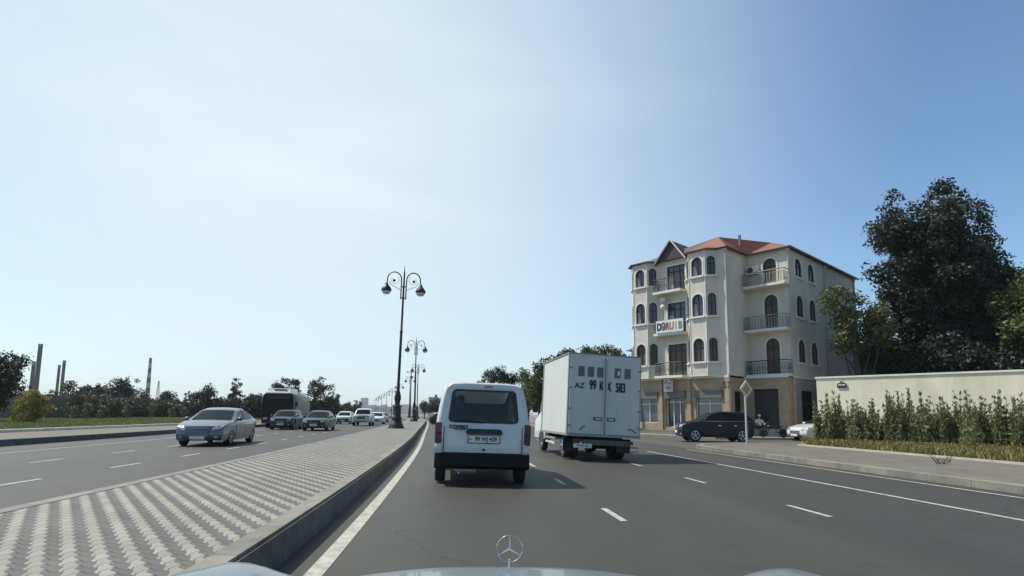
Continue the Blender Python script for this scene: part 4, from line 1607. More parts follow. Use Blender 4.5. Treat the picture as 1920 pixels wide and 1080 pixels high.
class Facade:
    """Maps (s along, z up, d outwards) of one wall to block coordinates. o: start, dirv: along; outwards is to the right of dirv."""
    def __init__(self, o, e):
        self.o = Vector((*o, 0))
        d = Vector((e[0] - o[0], e[1] - o[1], 0))
        self.len = d.length
        self.d = d.normalized()
        self.n = Vector((self.d.y, -self.d.x, 0))

    def p(self, s, z, d=0.0):
        v = self.o + self.d * s + self.n * d
        return (v.x, v.y, z)


def arch_outline(s0, s1, z0, z1, rise, n=9):
    """bottom-left, bottom-right, then over the arch back to the left"""
    pts = [(s0, z0), (s1, z0)]
    if rise <= 0:
        return pts + [(s1, z1), (s0, z1)]
    c, r = (s0 + s1) / 2, (s1 - s0) / 2
    for k in range(n + 1):
        t = math.pi * k / n
        pts.append((c + r * math.cos(t), z1 - rise + rise * math.sin(t)))
    return pts


def wall(F, z0, z1, ops, name, m, depth=0.16, s0=0.0, s1=None, mb=None):
    """wall with real recessed openings; ops: (s0, s1, z0, z1, rise)"""
    s1 = F.len if s1 is None else s1
    out = mb or MB()
    xs = sorted({s0, s1, *[o[0] for o in ops], *[o[1] for o in ops]})
    zs = sorted({z0, z1, *[o[2] for o in ops], *[o[3] for o in ops]})
    for a, b in zip(xs[:-1], xs[1:]):
        for c, d in zip(zs[:-1], zs[1:]):
            mx, mz = (a + b) / 2, (c + d) / 2
            if any(o[0] < mx < o[1] and o[2] < mz < o[3] for o in ops):
                continue
            out.add([F.p(a, c), F.p(b, c), F.p(b, d), F.p(a, d)], [(0, 1, 2, 3)])
    for o in ops:
        ol = arch_outline(*o)
        n = len(ol)
        if o[4] > 0:
            am = ol[2:]
            h = len(am) // 2
            right, left = am[:h + 1], am[h:]
            for side, cx in ((right, o[1]), (left, o[0])):
                for (a, b), (c, d) in zip(side[:-1], side[1:]):
                    out.add([F.p(cx, o[3]), F.p(a, b), F.p(c, d)], [(0, 1, 2)])
        for i in range(n):
            a, b = ol[i], ol[(i + 1) % n]
            out.add([F.p(*a), F.p(*b), F.p(*b, -depth), F.p(*a, -depth)], [(0, 1, 2, 3)])
    return out if mb else out.build(name, m, bld, 25)


def window(F, op, pane=None, frame=None, kind="window", bars=(0.5,), hbar=0.62, sill=True, depth=0.14, surround=True, curtain=False, fw=0.055):
    s0, s1, z0, z1, rise = op
    pane, frame = pane or m_pane, frame or m_frame
    ol = arch_outline(*op)
    n = len(ol)
    w = MB().add([F.p(s, z, -depth) for s, z in ol], [tuple(range(n))]).build(kind, pane, bld, 0)
    fr = MB()
    cs, cz = (s0 + s1) / 2, (z0 + z1) / 2
    inn = [(cs + (s - cs) * (1 - 2 * fw / (s1 - s0)), cz + (z - cz) * (1 - 2 * fw / (z1 - z0))) for s, z in ol]
    for i in range(n):
        j = (i + 1) % n
        A, B, C, D = ol[i], ol[j], inn[j], inn[i]
        fr.add([F.p(*A, -depth + 0.05), F.p(*B, -depth + 0.05), F.p(*C, -depth + 0.05), F.p(*D, -depth + 0.05)], [(0, 1, 2, 3)])
        fr.add([F.p(*D, -depth + 0.05), F.p(*C, -depth + 0.05), F.p(*C, -depth + 0.002), F.p(*D, -depth + 0.002)], [(0, 1, 2, 3)])
    for b in bars:
        s = lerp(s0, s1, b)
        zt = z1 - 0.03 if abs(b - 0.5) < 0.2 or rise <= 0 else z1 - rise
        q = [(s - 0.025, z0), (s + 0.025, z0), (s + 0.025, zt), (s - 0.025, zt)]
        fr.add([F.p(a, c, -depth + 0.045) for a, c in q] + [F.p(a, c, -depth + 0.004) for a, c in q], [(0, 1, 2, 3), (0, 1, 5, 4), (1, 2, 6, 5), (2, 3, 7, 6), (3, 0, 4, 7)])
    if hbar:
        z = lerp(z0, z1, hbar)
        q = [(s0, z - 0.025), (s1, z - 0.025), (s1, z + 0.025), (s0, z + 0.025)]
        fr.add([F.p(a, c, -depth + 0.047) for a, c in q] + [F.p(a, c, -depth + 0.004) for a, c in q], [(0, 1, 2, 3), (0, 1, 5, 4), (1, 2, 6, 5), (2, 3, 7, 6), (3, 0, 4, 7)])
    fr.build("frame", frame, w, 0)
    if curtain:
        k = lerp(s0, s1, 0.4)
        cu = MB().add([F.p(s0 + 0.06, z0 + 0.06, -depth + 0.003), F.p(k, z0 + 0.06, -depth + 0.003), F.p(lerp(s0, s1, .3), z0 + (z1 - z0) * 0.6, -depth + 0.003), F.p(s0 + 0.06, z0 + (z1 - z0) * 0.6, -depth + 0.003)], [(0, 1, 2, 3)])
        cu.build("curtain", m_curtain, w, 0)
    if sill:
        sb = MB()
        q = [(s0 - 0.12, z0 - 0.13), (s1 + 0.12, z0 - 0.13), (s1 + 0.12, z0 - 0.01), (s0 - 0.12, z0 - 0.01)]
        sb.add([F.p(a, c, 0.12) for a, c in q] + [F.p(a, c, -0.05) for a, c in q], [(0, 1, 2, 3), (0, 1, 5, 4), (1, 2, 6, 5), (2, 3, 7, 6), (3, 0, 4, 7), (7, 6, 5, 4)])
        sb.build("sill", m_trimw, w, 0)
    if surround:
        k = 0.11
        outer = arch_outline(s0 - k, s1 + k, z0, z1 + k, rise + k if rise > 0 else 0)
        sr = MB()
        for i in range(1, n):
            j = (i + 1) % n
            A, B, C, D = outer[i], outer[j], ol[j], ol[i]
            sr.add([F.p(*A, 0.03), F.p(*B, 0.03), F.p(*C, 0.03), F.p(*D, 0.03)], [(0, 1, 2, 3)])
            sr.add([F.p(*A, 0.03), F.p(*B, 0.03), F.p(*B, 0), F.p(*A, 0)], [(0, 1, 2, 3)])
            sr.add([F.p(*D, 0.03), F.p(*C, 0.03), F.p(*C, 0), F.p(*D, 0)], [(0, 1, 2, 3)])
        sr.build("surround", m_trimw, w, 0)
    return w


ROWS = [(4.95, 6.5), (8.0, 9.5), (10.75, 12.05)]
K, I, P = (0, 0), (-2.8, 0), (-2.8, -3.0)
AL = -10.3                        # left end of the front
# side wall towards the side street: two columns of arched windows
FC = Facade(K, (0, 12.7))
opsC = [(s, s + 1.12, a, b, 0.56) for s in (1.05, 3.2) for a, b in ROWS]
wall(FC, GZ, EZ, opsC, "wall", m_stucco, 0.10)
for o in opsC:
    window(FC, o, pane=m_brownp if o[2] < 9.9 else m_pane, hbar=0.6, depth=0.08)
ops = [(1.2, 3.2, 0.3, 3.1, 0)]
m_stucco_g = mat("grey_render", (0.33, 0.33, 0.32), 0.9, var=0.12, scale=0.8, bump=0.15)
wall(FC, 0, GZ, ops, "base_wall", m_stucco_g, 0.2)
window(FC, ops[0], pane=m_dark, hbar=0.7, sill=False, surround=False, depth=0.18)
# recessed balcony wall
FB2 = Facade(I, K)
opsB = [(1.15, 2.05, a, b, 0.45) for a, b in ((4.15, 6.55), (7.15, 9.5), (10.15, 12.0))]
wall(FB2, GZ, EZ, opsB, "wall", m_stucco)
for o in opsB:
    window(FB2, o, pane=m_brownp, hbar=0.72, sill=False, kind="balcony_door")
FB1 = Facade(P, I)
wall(FB1, GZ, EZ, [], "wall", m_stucco)
# ground floor of this corner: stone, one big shutter and a dark doorway, filling the recess line
PG = (-2.8, -0.9)
FBG = Facade(PG, (0.02, -0.9))
ops = [(0.55, 2.2, 0.55, 3.15, 0)]
wall(FBG, 0, GZ - 0.12, ops, "base_wall", m_stone, 0.35)
window(FBG, ops[0], pane=mat("dark_shutter", (0.035, 0.030, 0.028), 0.6, var=0.2, stretch=(1, 1, 14)), hbar=None, bars=(), sill=False, surround=False, depth=0.3)
FBG2 = Facade((0.02, -0.9), (0.02, 0.0))
wall(FBG2, 0, GZ - 0.12, [], "base_wall", m_stone)
FB1G = Facade((-2.8, -3.0), PG)
ops = [(0.7, 1.8, 0.2, 3.0, 0)]
wall(FB1G, 0, GZ - 0.12, ops, "base_wall", m_stone, 0.3)
window(FB1G, ops[0], pane=m_dark, hbar=None, bars=(), sill=False, surround=False, depth=0.25)
# front: flat end piece, gap with balconies, two bays
yF = -3.0
R0, R1, R2, R3 = -3.35, -3.92, -5.12, -5.69          # right bay
L0, L1, L2_, L3 = -7.96, -8.53, -9.73, -10.3       # left bay
F_flat = Facade((R0, yF), P)
wall(F_flat, GZ, EZ, [], "wall", m_stucco)
F_gap = Facade((L0, yF), (R3, yF))
opsG = [(0.75, 2.2, a, b, 0) for a, b in ((4.15, 6.35), (7.15, 9.3), (10.15, 12.0))]
wall(F_gap, GZ, EZ, opsG, "wall", m_stucco)
for q, o in enumerate(opsG):
    window(F_gap, o, pane=(m_brownp, m_pane, m_pane)[q], frame=m_frame, bars=(0.33, 0.66), hbar=0.78, sill=False, surround=True, kind="balcony_door", curtain=q > 0)
for (a, b, c, d) in ((R0, R1, R2, R3), (L0, L1, L2_, L3)):
    fr_ = Facade((c, yF - 0.57), (b, yF - 0.57))
    rc = Facade((b, yF - 0.57), (a, yF))
    lc = Facade((d, yF), (c, yF - 0.57))
    of = [(0.2, 1.0, z0, z1, 0.4) for z0, z1 in ROWS]
    wall(fr_, GZ + 0.08, EZ, of, "bay_wall", m_stucco)
    for q, o in enumerate(of):
        window(fr_, o, pane=m_brownp if q == 0 else m_pane, curtain=q > 0)
    oc = [(0.13, 0.69, z0, z1, 0.28) for z0, z1 in ROWS]
    for Fx in (rc, lc):
        wall(Fx, GZ + 0.08, EZ, oc, "bay_wall", m_stucco)
        for q, o in enumerate(oc):
            window(Fx, o, pane=m_brownp if q == 0 else m_pane, surround=False)
    MB().prism([(a, yF), (b, yF - 0.57), (c, yF - 0.57), (d, yF)], GZ - 0.02, GZ + 0.085, 'z').build("bay_floor", m_trimw, bld, 0)
    for x in (b, c):
        MB().tube([(x, yF - 0.575, GZ + 0.1), (x, yF - 0.575, EZ)], 0.035, 6).build("corner_trim", m_trimw, bld)
    MB().prism([(a + 0.2, yF), (b + 0.12, yF - 0.72), (c - 0.12, yF - 0.72), (d - 0.2, yF)], EZ - 0.005, EZ + 0.075, 'z').build("eaves", m_brown_roof if a == L0 else m_red_roof, bld, 0)
# the shop storey under the front
FS = Facade((AL, yF), (-2.8, yF))
opsS = [(0.5, 2.1, 0.85, 3.0, 0), (2.75, 4.3, 0.55, 3.0, 0), (5.1, 7.0, 0.85, 3.0, 0)]
wall(FS, 0, GZ, opsS, "shop_wall", m_stone, 0.3)
m_blue = mat("bluish_shop_glass", (0.10, 0.13, 0.15), 0.08, spec=0.9, var=0.3, scale=1.0)
window(FS, opsS[0], pane=m_blue, frame=m_framew, bars=(0.5,), hbar=0.62, sill=False, surround=False, depth=0.22, kind="shop_window", fw=0.03)
window(FS, opsS[1], pane=m_pane, frame=m_framew, bars=(0.34, 0.67), hbar=0.72, sill=False, surround=False, depth=0.26, kind="shop_door")
window(FS, opsS[2], pane=m_blue, frame=m_framew, bars=(0.5,), hbar=0.62, sill=False, surround=False, depth=0.22, kind="shop_window", fw=0.03)
for o in opsS:
    q = [(o[0] - 0.05, 2.55), (o[1] + 0.05, 2.55), (o[1] + 0.05, 3.05), (o[0] - 0.05, 3.05)]
    MB().add([FS.p(a, c, 0.14) for a, c in q] + [FS.p(a, c, -0.02) for a, c in q], [(0, 1, 2, 3), (0, 1, 5, 4), (1, 2, 6, 5), (2, 3, 7, 6), (3, 0, 4, 7)]).build("shutter_box", mat("shutter_box_grey", (0.13, 0.125, 0.115), 0.6), bld, 0)
for s in (0.15, 2.42, 4.65, 7.4):
    MB().box(FS.p(s, GZ / 2 - 0.05, 0.05), (0.28, 0.14, GZ - 0.14)).build("pilaster", m_stone, bld, 0)
# a ledge between the shops and the flats
lg = MB()
for F_, a, b in ((FS, -0.1, FS.len + 0.08), (FC, 0.05, FC.len), (FBG, -0.0, FBG.len + 0.06)):
    q = [(a, GZ - 0.13), (b, GZ - 0.13), (b, GZ - 0.015), (a, GZ - 0.015)]
    lg.add([F_.p(s, z, 0.1) for s, z in q] + [F_.p(s, z, -0.03) for s, z in q], [(0, 1, 2, 3), (0, 1, 5, 4), (1, 2, 6, 5), (2, 3, 7, 6), (3, 0, 4, 7)])
lg.build("ledge", m_trimw, bld, 0)
# back and left walls
MB().add([(AL, yF, 0), (AL, 12.7, 0), (AL, 12.7, EZ), (AL, yF, EZ), (0, 12.7, 0), (0, 12.7, EZ)], [(0, 1, 2, 3), (1, 4, 5, 2)]).build("wall", m_stucco, bld, 0)
MB().add([(-2.8, -0.9, GZ - 0.12), (0.02, -0.9, GZ - 0.12), (0.02, 0.05, GZ - 0.12), (-2.8, 0.05, GZ - 0.12)], [(0, 1, 2, 3)]).build("terrace", m_trimw, bld, 0)


def balcony(F, s0, s1, z, dep, pale, returns=True, banner=False):
    """slab with a balustrade of turned bars"""
    c = F.p((s0 + s1) / 2, 0, dep / 2)
    q = [(s0, 0.0), (s1, 0.0), (s1, dep), (s0, dep)]
    vs = [F.p(s, z - 0.17, d) for s, d in q] + [F.p(s, z, d) for s, d in q]
    sl = MB().add(vs, [(3, 2, 1, 0), (4, 5, 6, 7), (0, 1, 5, 4), (1, 2, 6, 5), (2, 3, 7, 6), (3, 0, 4, 7)]).build("balcony", m_trimw, bld, 0)
    m = m_rail_pale if pale else m_iron
    rl = MB()
    path = [(s0 + 0.04, 0.02), (s0 + 0.04, dep - 0.05), (s1 - 0.04, dep - 0.05), (s1 - 0.04, 0.02)]
    for (a, b), (c_, d) in zip(path[:-1], path[1:]):
        L_ = math.hypot(c_ - a, d - b)
        for zz, r in ((z + 0.08, 0.022), (z + 0.88, 0.035), (z + 0.70, 0.016)):
            rl.tube([F.p(a, zz, b), F.p(c_, zz, d)], r, 6)
        n = max(2, int(L_ / 0.17))
        for k in range(n + 1):
            t = k / n
            s, dd = lerp(a, c_, t), lerp(b, d, t)
            if pale:
                rl.tube([F.p(s, z + 0.08, dd), F.p(s, z + 0.25, dd), F.p(s, z + 0.38, dd), F.p(s, z + 0.55, dd), F.p(s, z + 0.7, dd)], [0.018, 0.042, 0.022, 0.034, 0.018], 5)
            else:
                rl.tube([F.p(s, z + 0.08, dd), F.p(s, z + 0.7, dd)], 0.013, 4)
                if k < n:
                    # a ring in every other gap, as wrought panels have
                    t2 = (k + 0.5) / n
                    s2, d2 = lerp(a, c_, t2), lerp(b, d, t2)
                    ux, ud = (c_ - a) / L_, (d - b) / L_
                    for zc in ((z + 0.3, z + 0.52) if k % 2 == 0 else (z + 0.41,)):
                        rl.tube([F.p(s2 + ux * 0.07 * math.cos(w_), zc + 0.09 * math.sin(w_), d2 + ud * 0.07 * math.cos(w_)) for w_ in [2 * math.pi * j / 8 for j in range(9)]], 0.010, 4, caps=False)
    rl.build("railing", m, sl, 40)
    return sl


for z in (4.12, 7.12, 10.12):
    balcony(F_gap, 0.02, F_gap.len - 0.02, z, 0.75, False)
balcony(FB2, 0.1, FB2.len + 0.08, 10.12, 0.85, True)
balcony(FB2, 0.1, FB2.len + 0.08, 7.12, 0.85, True)
balcony(FB2, 0.1, FB2.len + 0.08, 4.12, 0.85, False)
# white globe lamps strung on the front beside the balconies
for z in (9.55, 9.05, 7.75, 7.35):
    gl_ = MB().ball(F_gap.p(0.62, z, 0.35), 0.21, 12).build("globe_lamp", m_framew, bld)
MB().tube([F_gap.p(0.62, 9.9, 0.35), F_gap.p(0.62, 7.3, 0.35)], 0.012, 5).build("lamp_string", m_iron, bld)
# downpipes and gutters
m_pipe = mat("downpipe", (0.42, 0.39, 0.35), 0.5, 0.2)
for x, y in ((-2.72, -3.06), (0.06, -0.06), (0.07, 6.2), (0.07, 12.4)):
    top = EZ - 0.05
    mb = MB().tube([(x, y, 0.3), (x, y, GZ - 0.4), (x + 0.05, y - 0.12, GZ - 0.2), (x + 0.05, y - 0.14, GZ + 0.1), (x, y, GZ + 0.35), (x, y, top)], 0.055, 8)
    mb.lathe([(0.06, 0), (0.12, 0.18), (0.12, 0.22)], 8, (x, y, top - 0.2))
    mb.build("downpipe", m_pipe, bld)
# roof: eaves boards, low hipped sheets, the gable between the bays
A1 = (-3.0, -3.25, EZ + 0.07)
roof_pts = {"K": (0.25, -0.25, EZ + 0.06), "I": (-2.55, -0.25, EZ + 0.06), "P": (-2.55, -3.25, EZ + 0.06), "Q": (AL - 0.25, -3.25, EZ + 0.06),
            "S": (AL - 0.25, 12.95, EZ + 0.06), "T": (0.25, 12.95, EZ + 0.06), "R1": (-4.1, -1.3, EZ + 1.45), "R2": (-5.2, 7.0, EZ + 1.75), "R3": (-1.5, 1.2, EZ + 0.98), "R4": (-9.4, -0.9, EZ + 0.75)}
rp = roof_pts
mb = MB()
mb.add([rp["P"], rp["I"], rp["R1"]], [(0, 1, 2)])
mb.add([rp["I"], rp["K"], rp["R3"]], [(0, 1, 2)])
mb.add([rp["I"], rp["R3"], rp["R1"]], [(0, 1, 2)])
mb.add([rp["K"], rp["T"], rp["R2"], rp["R3"]], [(0, 1, 2, 3)])
mb.add([rp["R3"], rp["R2"], rp["R1"]], [(0, 1, 2)])
mb.add([rp["T"], rp["S"], rp["R2"]], [(0, 1, 2)])
mb.add([rp["S"], rp["Q"], rp["R4"], rp["R2"]], [(0, 1, 2, 3)])
mb.add([rp["R4"], rp["R1"], rp["R2"]], [(0, 1, 2)])
mb.add([(-5.9, -3.25, EZ + 0.06), rp["P"], rp["R1"]], [(0, 1, 2)])
roof = mb.build("roof", m_red_roof, bld, 0)
MB().add([rp["Q"], (-5.9, -3.25, EZ + 0.06), rp["R1"], rp["R4"]], [(0, 1, 2, 3)]).build("roof", m_brown_roof, bld, 0)
# the bay roofs lean against it
for (a, b, c, d, m) in ((R0, R1, R2, R3, m_red_roof), (L0, L1, L2_, L3, m_brown_roof)):
    top = ((b + c) / 2, -1.9, EZ + 0.85 if a == R0 else EZ + 0.6)
    e = [(a + 0.2, yF - 0.1, EZ + 0.08), (b + 0.12, yF - 0.72, EZ + 0.08), (c - 0.12, yF - 0.72, EZ + 0.08), (d - 0.2, yF - 0.1, EZ + 0.08)]
    MB().add(e + [top, (a + 0.2, -1.9, EZ + 0.5), (d - 0.2, -1.9, EZ + 0.5)], [(0, 1, 4), (1, 2, 4), (2, 3, 4), (5, 0, 4), (3, 6, 4)]).build("bay_roof", m, roof, 0)
gx0, gx1, gy = L0 + 0.12, R3 + 0.05, yF - 0.28
ga = ((gx0 + gx1) / 2 + 0.1, gy, EZ + 1.25)
g1, g2 = (gx0, gy, EZ - 0.02), (gx1, gy, EZ - 0.02)
MB().add([g1, g2, ga, (gx0, gy + 0.2, EZ - 0.02), (gx1, gy + 0.2, EZ - 0.02), (ga[0], gy + 0.2, ga[2])], [(0, 1, 2), (3, 5, 4), (0, 3, 4, 1), (1, 4, 5, 2), (2, 5, 3, 0)]).build("gable", mat("dark_gable_board", (0.05, 0.036, 0.032), 0.7, var=0.2, stretch=(8, 8, 1)), bld, 0)
MB().add([(g1[0] - 0.2, gy - 0.12, EZ - 0.25), (ga[0], gy - 0.12, ga[2] + 0.1), (ga[0], 1.6, ga[2] + 0.1), (g1[0] - 0.2, 0.6, EZ - 0.25)], [(0, 1, 2, 3)]).add([(g2[0] + 0.2, gy - 0.12, EZ - 0.25), (ga[0], gy - 0.12, ga[2] + 0.1), (ga[0], 1.6, ga[2] + 0.1), (g2[0] + 0.2, 0.6, EZ - 0.25)], [(0, 1, 2, 3)]).build("gable_roof", m_brown_roof, roof, 0)
vb = MB()
vb.tube([(g1[0] - 0.2, gy - 0.14, EZ - 0.22), (ga[0], gy - 0.14, ga[2] + 0.12)], 0.05, 5)
vb.tube([(g2[0] + 0.2, gy - 0.14, EZ - 0.22), (ga[0], gy - 0.14, ga[2] + 0.12)], 0.05, 5)
vb.build("verge_board", m_trimw, bld)
gt = MB()
for a, b in (("K", "T"), ("I", "K"), ("P", "I")):
    gt.tube([rp[a], rp[b]], 0.075, 6)
gt.tube([(R3 - .2, yF - 0.1, EZ + .06), (R2 - 0.12, yF - 0.72, EZ + 0.06), (R1 + 0.12, yF - 0.72, EZ + 0.06), (R0 + 0.2, yF - 0.1, EZ + 0.06), rp["P"]], 0.05, 6)
gt.build("gutter", m_gutter, bld)
gt = MB()
gt.tube([(L3 - .2, yF - 0.1, EZ + .06), (L2_ - 0.12, yF - 0.72, EZ + 0.06), (L1 + 0.12, yF - 0.72, EZ + 0.06), (L0 + 0.2, yF - 0.1, EZ + 0.06)], 0.05, 6)
gt.build("gutter", m_gutter, bld)
MB().box((-2.9, -0.6, EZ + 1.05), (0.14, 0.14, 0.8)).build("vent_pipe", m_gutter, roof, 0)
MB().prism([(AL, yF), (-2.8, yF), (-2.8, 0), (0, 0), (0, 12.7), (AL, 12.7)], EZ - 0.02, EZ + 0.045).build("ceiling_slab", m_trimw, bld, 0)
# house number 57 on the stone
text_obj("lettering", "57", 0.6, m_iron, bld, FS.p(7.42, 3.35, 0.13), (R(90), 0, 0), 0.01)
# steps and planter at the shop door
st = MB()
for k in range(3):
    st.box((-7.6, yF - 0.35 - 0.36 * k, 0.29 - 0.16 * k), (5.6, 0.72 + 0.0 * k, 0.16 * (1 if k < 3 else 1)))
st.build("steps", m_kerb, bld, 0)

# things hanging on the block (each its own)
def place(o, v):
    w = bld.matrix_world if False else (Matrix.Translation(BK) @ Matrix.Rotation(b_rot, 4, 'Z'))
    o.location = w @ Vector(v)
    o.rotation_euler = (0, 0, b_rot)
    return o


bn = place(thing("banner", "white banner with big coloured letters hung on the middle balcony", "banner"), F_gap.p(1.38, 7.13, 0.80))
MB().box((0, 0, 0.42), (2.15, 0.04, 0.86)).build("board", m_framew, bn, 0)
cols = [((0.03, 0.03, 0.035)), (0.10, 0.09, 0.10), (0.22, 0.10, 0.10), (0.50, 0.17, 0.04), (0.55, 0.36, 0.10), (0.16, 0.24, 0.10)]
for k, (ch, cl) in enumerate(zip("DƏRUIB", cols)):
    text_obj("lettering", ch, 0.70, mat("banner_ink_%d" % k, cl, 0.6), bn, (-0.83 + 0.335 * k, -0.03, 0.40), (R(90), 0, 0), 0.008, xscale=0.72, bold=0.025)
sg = place(thing("hanging_sign", "small pale sign with a red top hanging above the shop door", "sign"), FS.p(3.3, 3.05, 0.45))
sg.rotation_euler = (0, 0, b_rot + R(25))
MB().box((0, 0, 0.42), (0.62, 0.10, 0.92)).build("panel", mat("sign_pale", (0.60, 0.52, 0.50), 0.5), sg, 0)
MB().box((0, 0, 0.97), (0.66, 0.12, 0.18)).build("cap", mat("sign_maroon", (0.14, 0.03, 0.03), 0.5), sg, 0)
MB().tube([(0.0, 0.05, 0.8), (0.2, 0.5, 0.85)], 0.02, 6).build("bracket", m_iron, sg)
text_obj("lettering", "AZ", 0.46, mat("sign_red_ink", (0.30, 0.05, 0.05), 0.5), sg, (0, -0.055, 0.62), (R(90), 0, 0), 0.004)
MB().box((-0.03, -0.056, 0.30), (0.40, 0.01, 0.05)).box((0.0, -0.056, 0.18), (0.36, 0.01, 0.05)).build("small_print", m_iron, sg, 0)
ac = place(thing("air_conditioner", "air-conditioner unit on the wall of the top corner balcony", "air conditioner"), FB2.p(0.55, 11.0, 0.22))
MB().box((0, 0, 0.3), (0.78, 0.30, 0.56)).build("case", m_framew, ac, 0, bevel=0.02)
MB().lathe([(0.22, -0.155), (0.22, -0.165), (0.05, -0.17)], 16, (-0.12, 0, 0.3), 'y').build("fan_grille", m_iron, ac)
MB().box((0, 0.05, 0.0), (0.7, 0.3, 0.03)).build("bracket", m_iron, ac, 0)
bx = place(thing("planter_box", "pale box planter standing beside the shop steps", "planter"), (-9.3, yF - 0.55, 0.37))
MB().box((0, 0, 0.28), (0.5, 0.4, 0.5)).build("box", mat("pale_brick_box", (0.42, 0.34, 0.28), 0.8), bx, 0)
bench = place(thing("bench", "pale bench by the left shop window", "bench"), (-10.6, yF - 1.5, 0.1))
MB().box((0, 0, 0.45), (1.9, 0.42, 0.06)).build("seat", m_kerb, bench, 0)
for s in (-1, 1):
    MB().box((s * 0.8, 0, 0.21), (0.08, 0.38, 0.42)).build("leg", m_iron, bench, 0)
# paved forecourt
mb = MB()
w = Matrix.Translation(BK) @ Matrix.Rotation(b_rot, 4, 'Z')
pl = [(-15.5, -6.0), (-7.0, -6.0), (-2.2, -6.0), (1.6, -2.0), (1.6, 12), (-15.5, 12)]
mb.prism([(lambda v: (v.x, v.y))(w @ Vector((a, b, 0))) for a, b in pl], -0.05, 0.115)
tag(mb.build("forecourt", mat("pale_forecourt", (0.24, 0.215, 0.165), 0.85, var=0.22, scale=1.5, bump=0.1), smooth=0), kind='structure')

# lower house glimpsed to the left of the block
an = place(thing("house", "low grey house with a tiled eave at the left edge of the corner block", "house"), (-13.2, 2.0, 0))
MB().box((0.9, 3, 3.4), (2.9, 7, 6.8)).build("wall", mat("grey_house_wall", (0.18, 0.175, 0.16), 0.9, var=0.2), an, 0)
MB().add([(-0.9, -0.9, 6.8), (2.45, -0.9, 6.8), (2.45, 7, 6.8), (-0.9, 7, 6.8), (0.9, 1.5, 8.0), (0.9, 5, 8.0)], [(0, 1, 4), (1, 2, 5, 4), (2, 3, 5), (3, 0, 4, 5), (3, 2, 1, 0)]).build("roof", m_brown_roof, an, 0)
MB().box((0.3, -0.52, 5.3), (0.9, 0.06, 1.4)).build("window", m_pane, an, 0)
# brown block behind the trees on the right
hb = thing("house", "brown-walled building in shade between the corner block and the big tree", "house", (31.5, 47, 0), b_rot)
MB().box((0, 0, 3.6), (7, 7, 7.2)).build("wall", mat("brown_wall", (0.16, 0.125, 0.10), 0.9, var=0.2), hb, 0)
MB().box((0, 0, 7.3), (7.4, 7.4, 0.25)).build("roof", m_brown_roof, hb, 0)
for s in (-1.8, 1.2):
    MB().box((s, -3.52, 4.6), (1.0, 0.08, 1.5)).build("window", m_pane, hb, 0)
# white globe-lamp gantry etc. end here

# ------------------------------------------------------------------ garden wall, its name plate
wl = thing("garden_wall", "long cream garden wall with a pale coping behind the hedge", "wall", (17.75, 32.6, 0), 0)
A, B = Vector((0, 0, 0)), Vector((13.0, -13.2, 0))
d = (B - A).normalized()
nrm = Vector((d.y, -d.x, 0))            # towards the road
nrm = -nrm if nrm.y > 0 else nrm
m_wall = mat("cream_wall", (0.74, 0.68, 0.50), 0.9, var=0.16, scale=0.9, bump=0.12, bscale=20, stretch=(1.2, 1.2, 0.3))


def wpt(s, o):
    v = A + d * s - nrm * o
    return (v.x, v.y)


LW = (B - A).length
MB().prism([wpt(0, 0), wpt(LW, 0), wpt(LW, 0.3), wpt(0.3, 0.3), wpt(0.3, 9), wpt(0, 9)], 0, 3.58).build("wall", m_wall, wl, 0)
MB().prism([wpt(-0.05, -0.05), wpt(LW, -0.05), wpt(LW, 0.35), wpt(0.35, 0.35), wpt(0.35, 9), wpt(-0.05, 9)], 3.583, 3.68).build("coping", mat("coping", (0.76, 0.72, 0.62), 0.85, var=0.1), wl, 0)
ns = thing("street_sign", "dark street-name plate with a rounded top on the cream garden wall", "sign", (0, 0, 0), math.atan2(d.y, d.x))
v = Vector((17.75, 32.6, 0)) + d * 1.32 + nrm * 0.02
ns.location = (v.x, v.y, 3.02)
ns.scale = (0.78, 1, 0.8)
pl = [(-0.30, 0.0), (0.30, 0.0), (0.30, 0.30), (0.14, 0.33)] + [(0.13 * math.cos(t), 0.33 + 0.13 * math.sin(t)) for t in [math.pi * k / 8 for k in range(9)]] + [(-0.14, 0.33), (-0.30, 0.30)]
MB().prism(pl, -0.04, -0.005, 'y').build("plate", mat("sign_dark", (0.035, 0.03, 0.02), 0.4), ns, 0)
MB().box((0, -0.045, 0.20), (0.46, 0.01, 0.075)).build("name_strip", m_framew, ns, 0)
MB().lathe([(0.06, -0.045), (0.06, -0.05)], 12, (0, 0, 0.36), 'y').build("emblem", mat("sign_grey", (0.25, 0.24, 0.18), 0.5), ns)

# priority-road sign
ps = thing("priority_sign", "yellow and white diamond priority-road sign on a pale post at the corner", "road sign", (10.45, 25.1, 0.12), R(28))
MB().tube([(0, 0, 0), (0.0, 0, 2.1), (0, 0, 2.6)], 0.045, 10).build("post", mat("pale_post", (0.55, 0.55, 0.53), 0.5, 0.3), ps)
q = 0.43


def dia(q, r=0.06):
    return [(q - r, -r * 0.6), (q - r * 0.4, 0), (q - r, r * 0.6), (r * 0.6, q - r), (0, q - r * 0.4), (-r * 0.6, q - r), (-q + r, r * 0.6), (-q + r * 0.4, 0), (-q + r, -r * 0.6), (-r * 0.6, -q + r), (0, -q + r * 0.4), (r * 0.6, -q + r)]


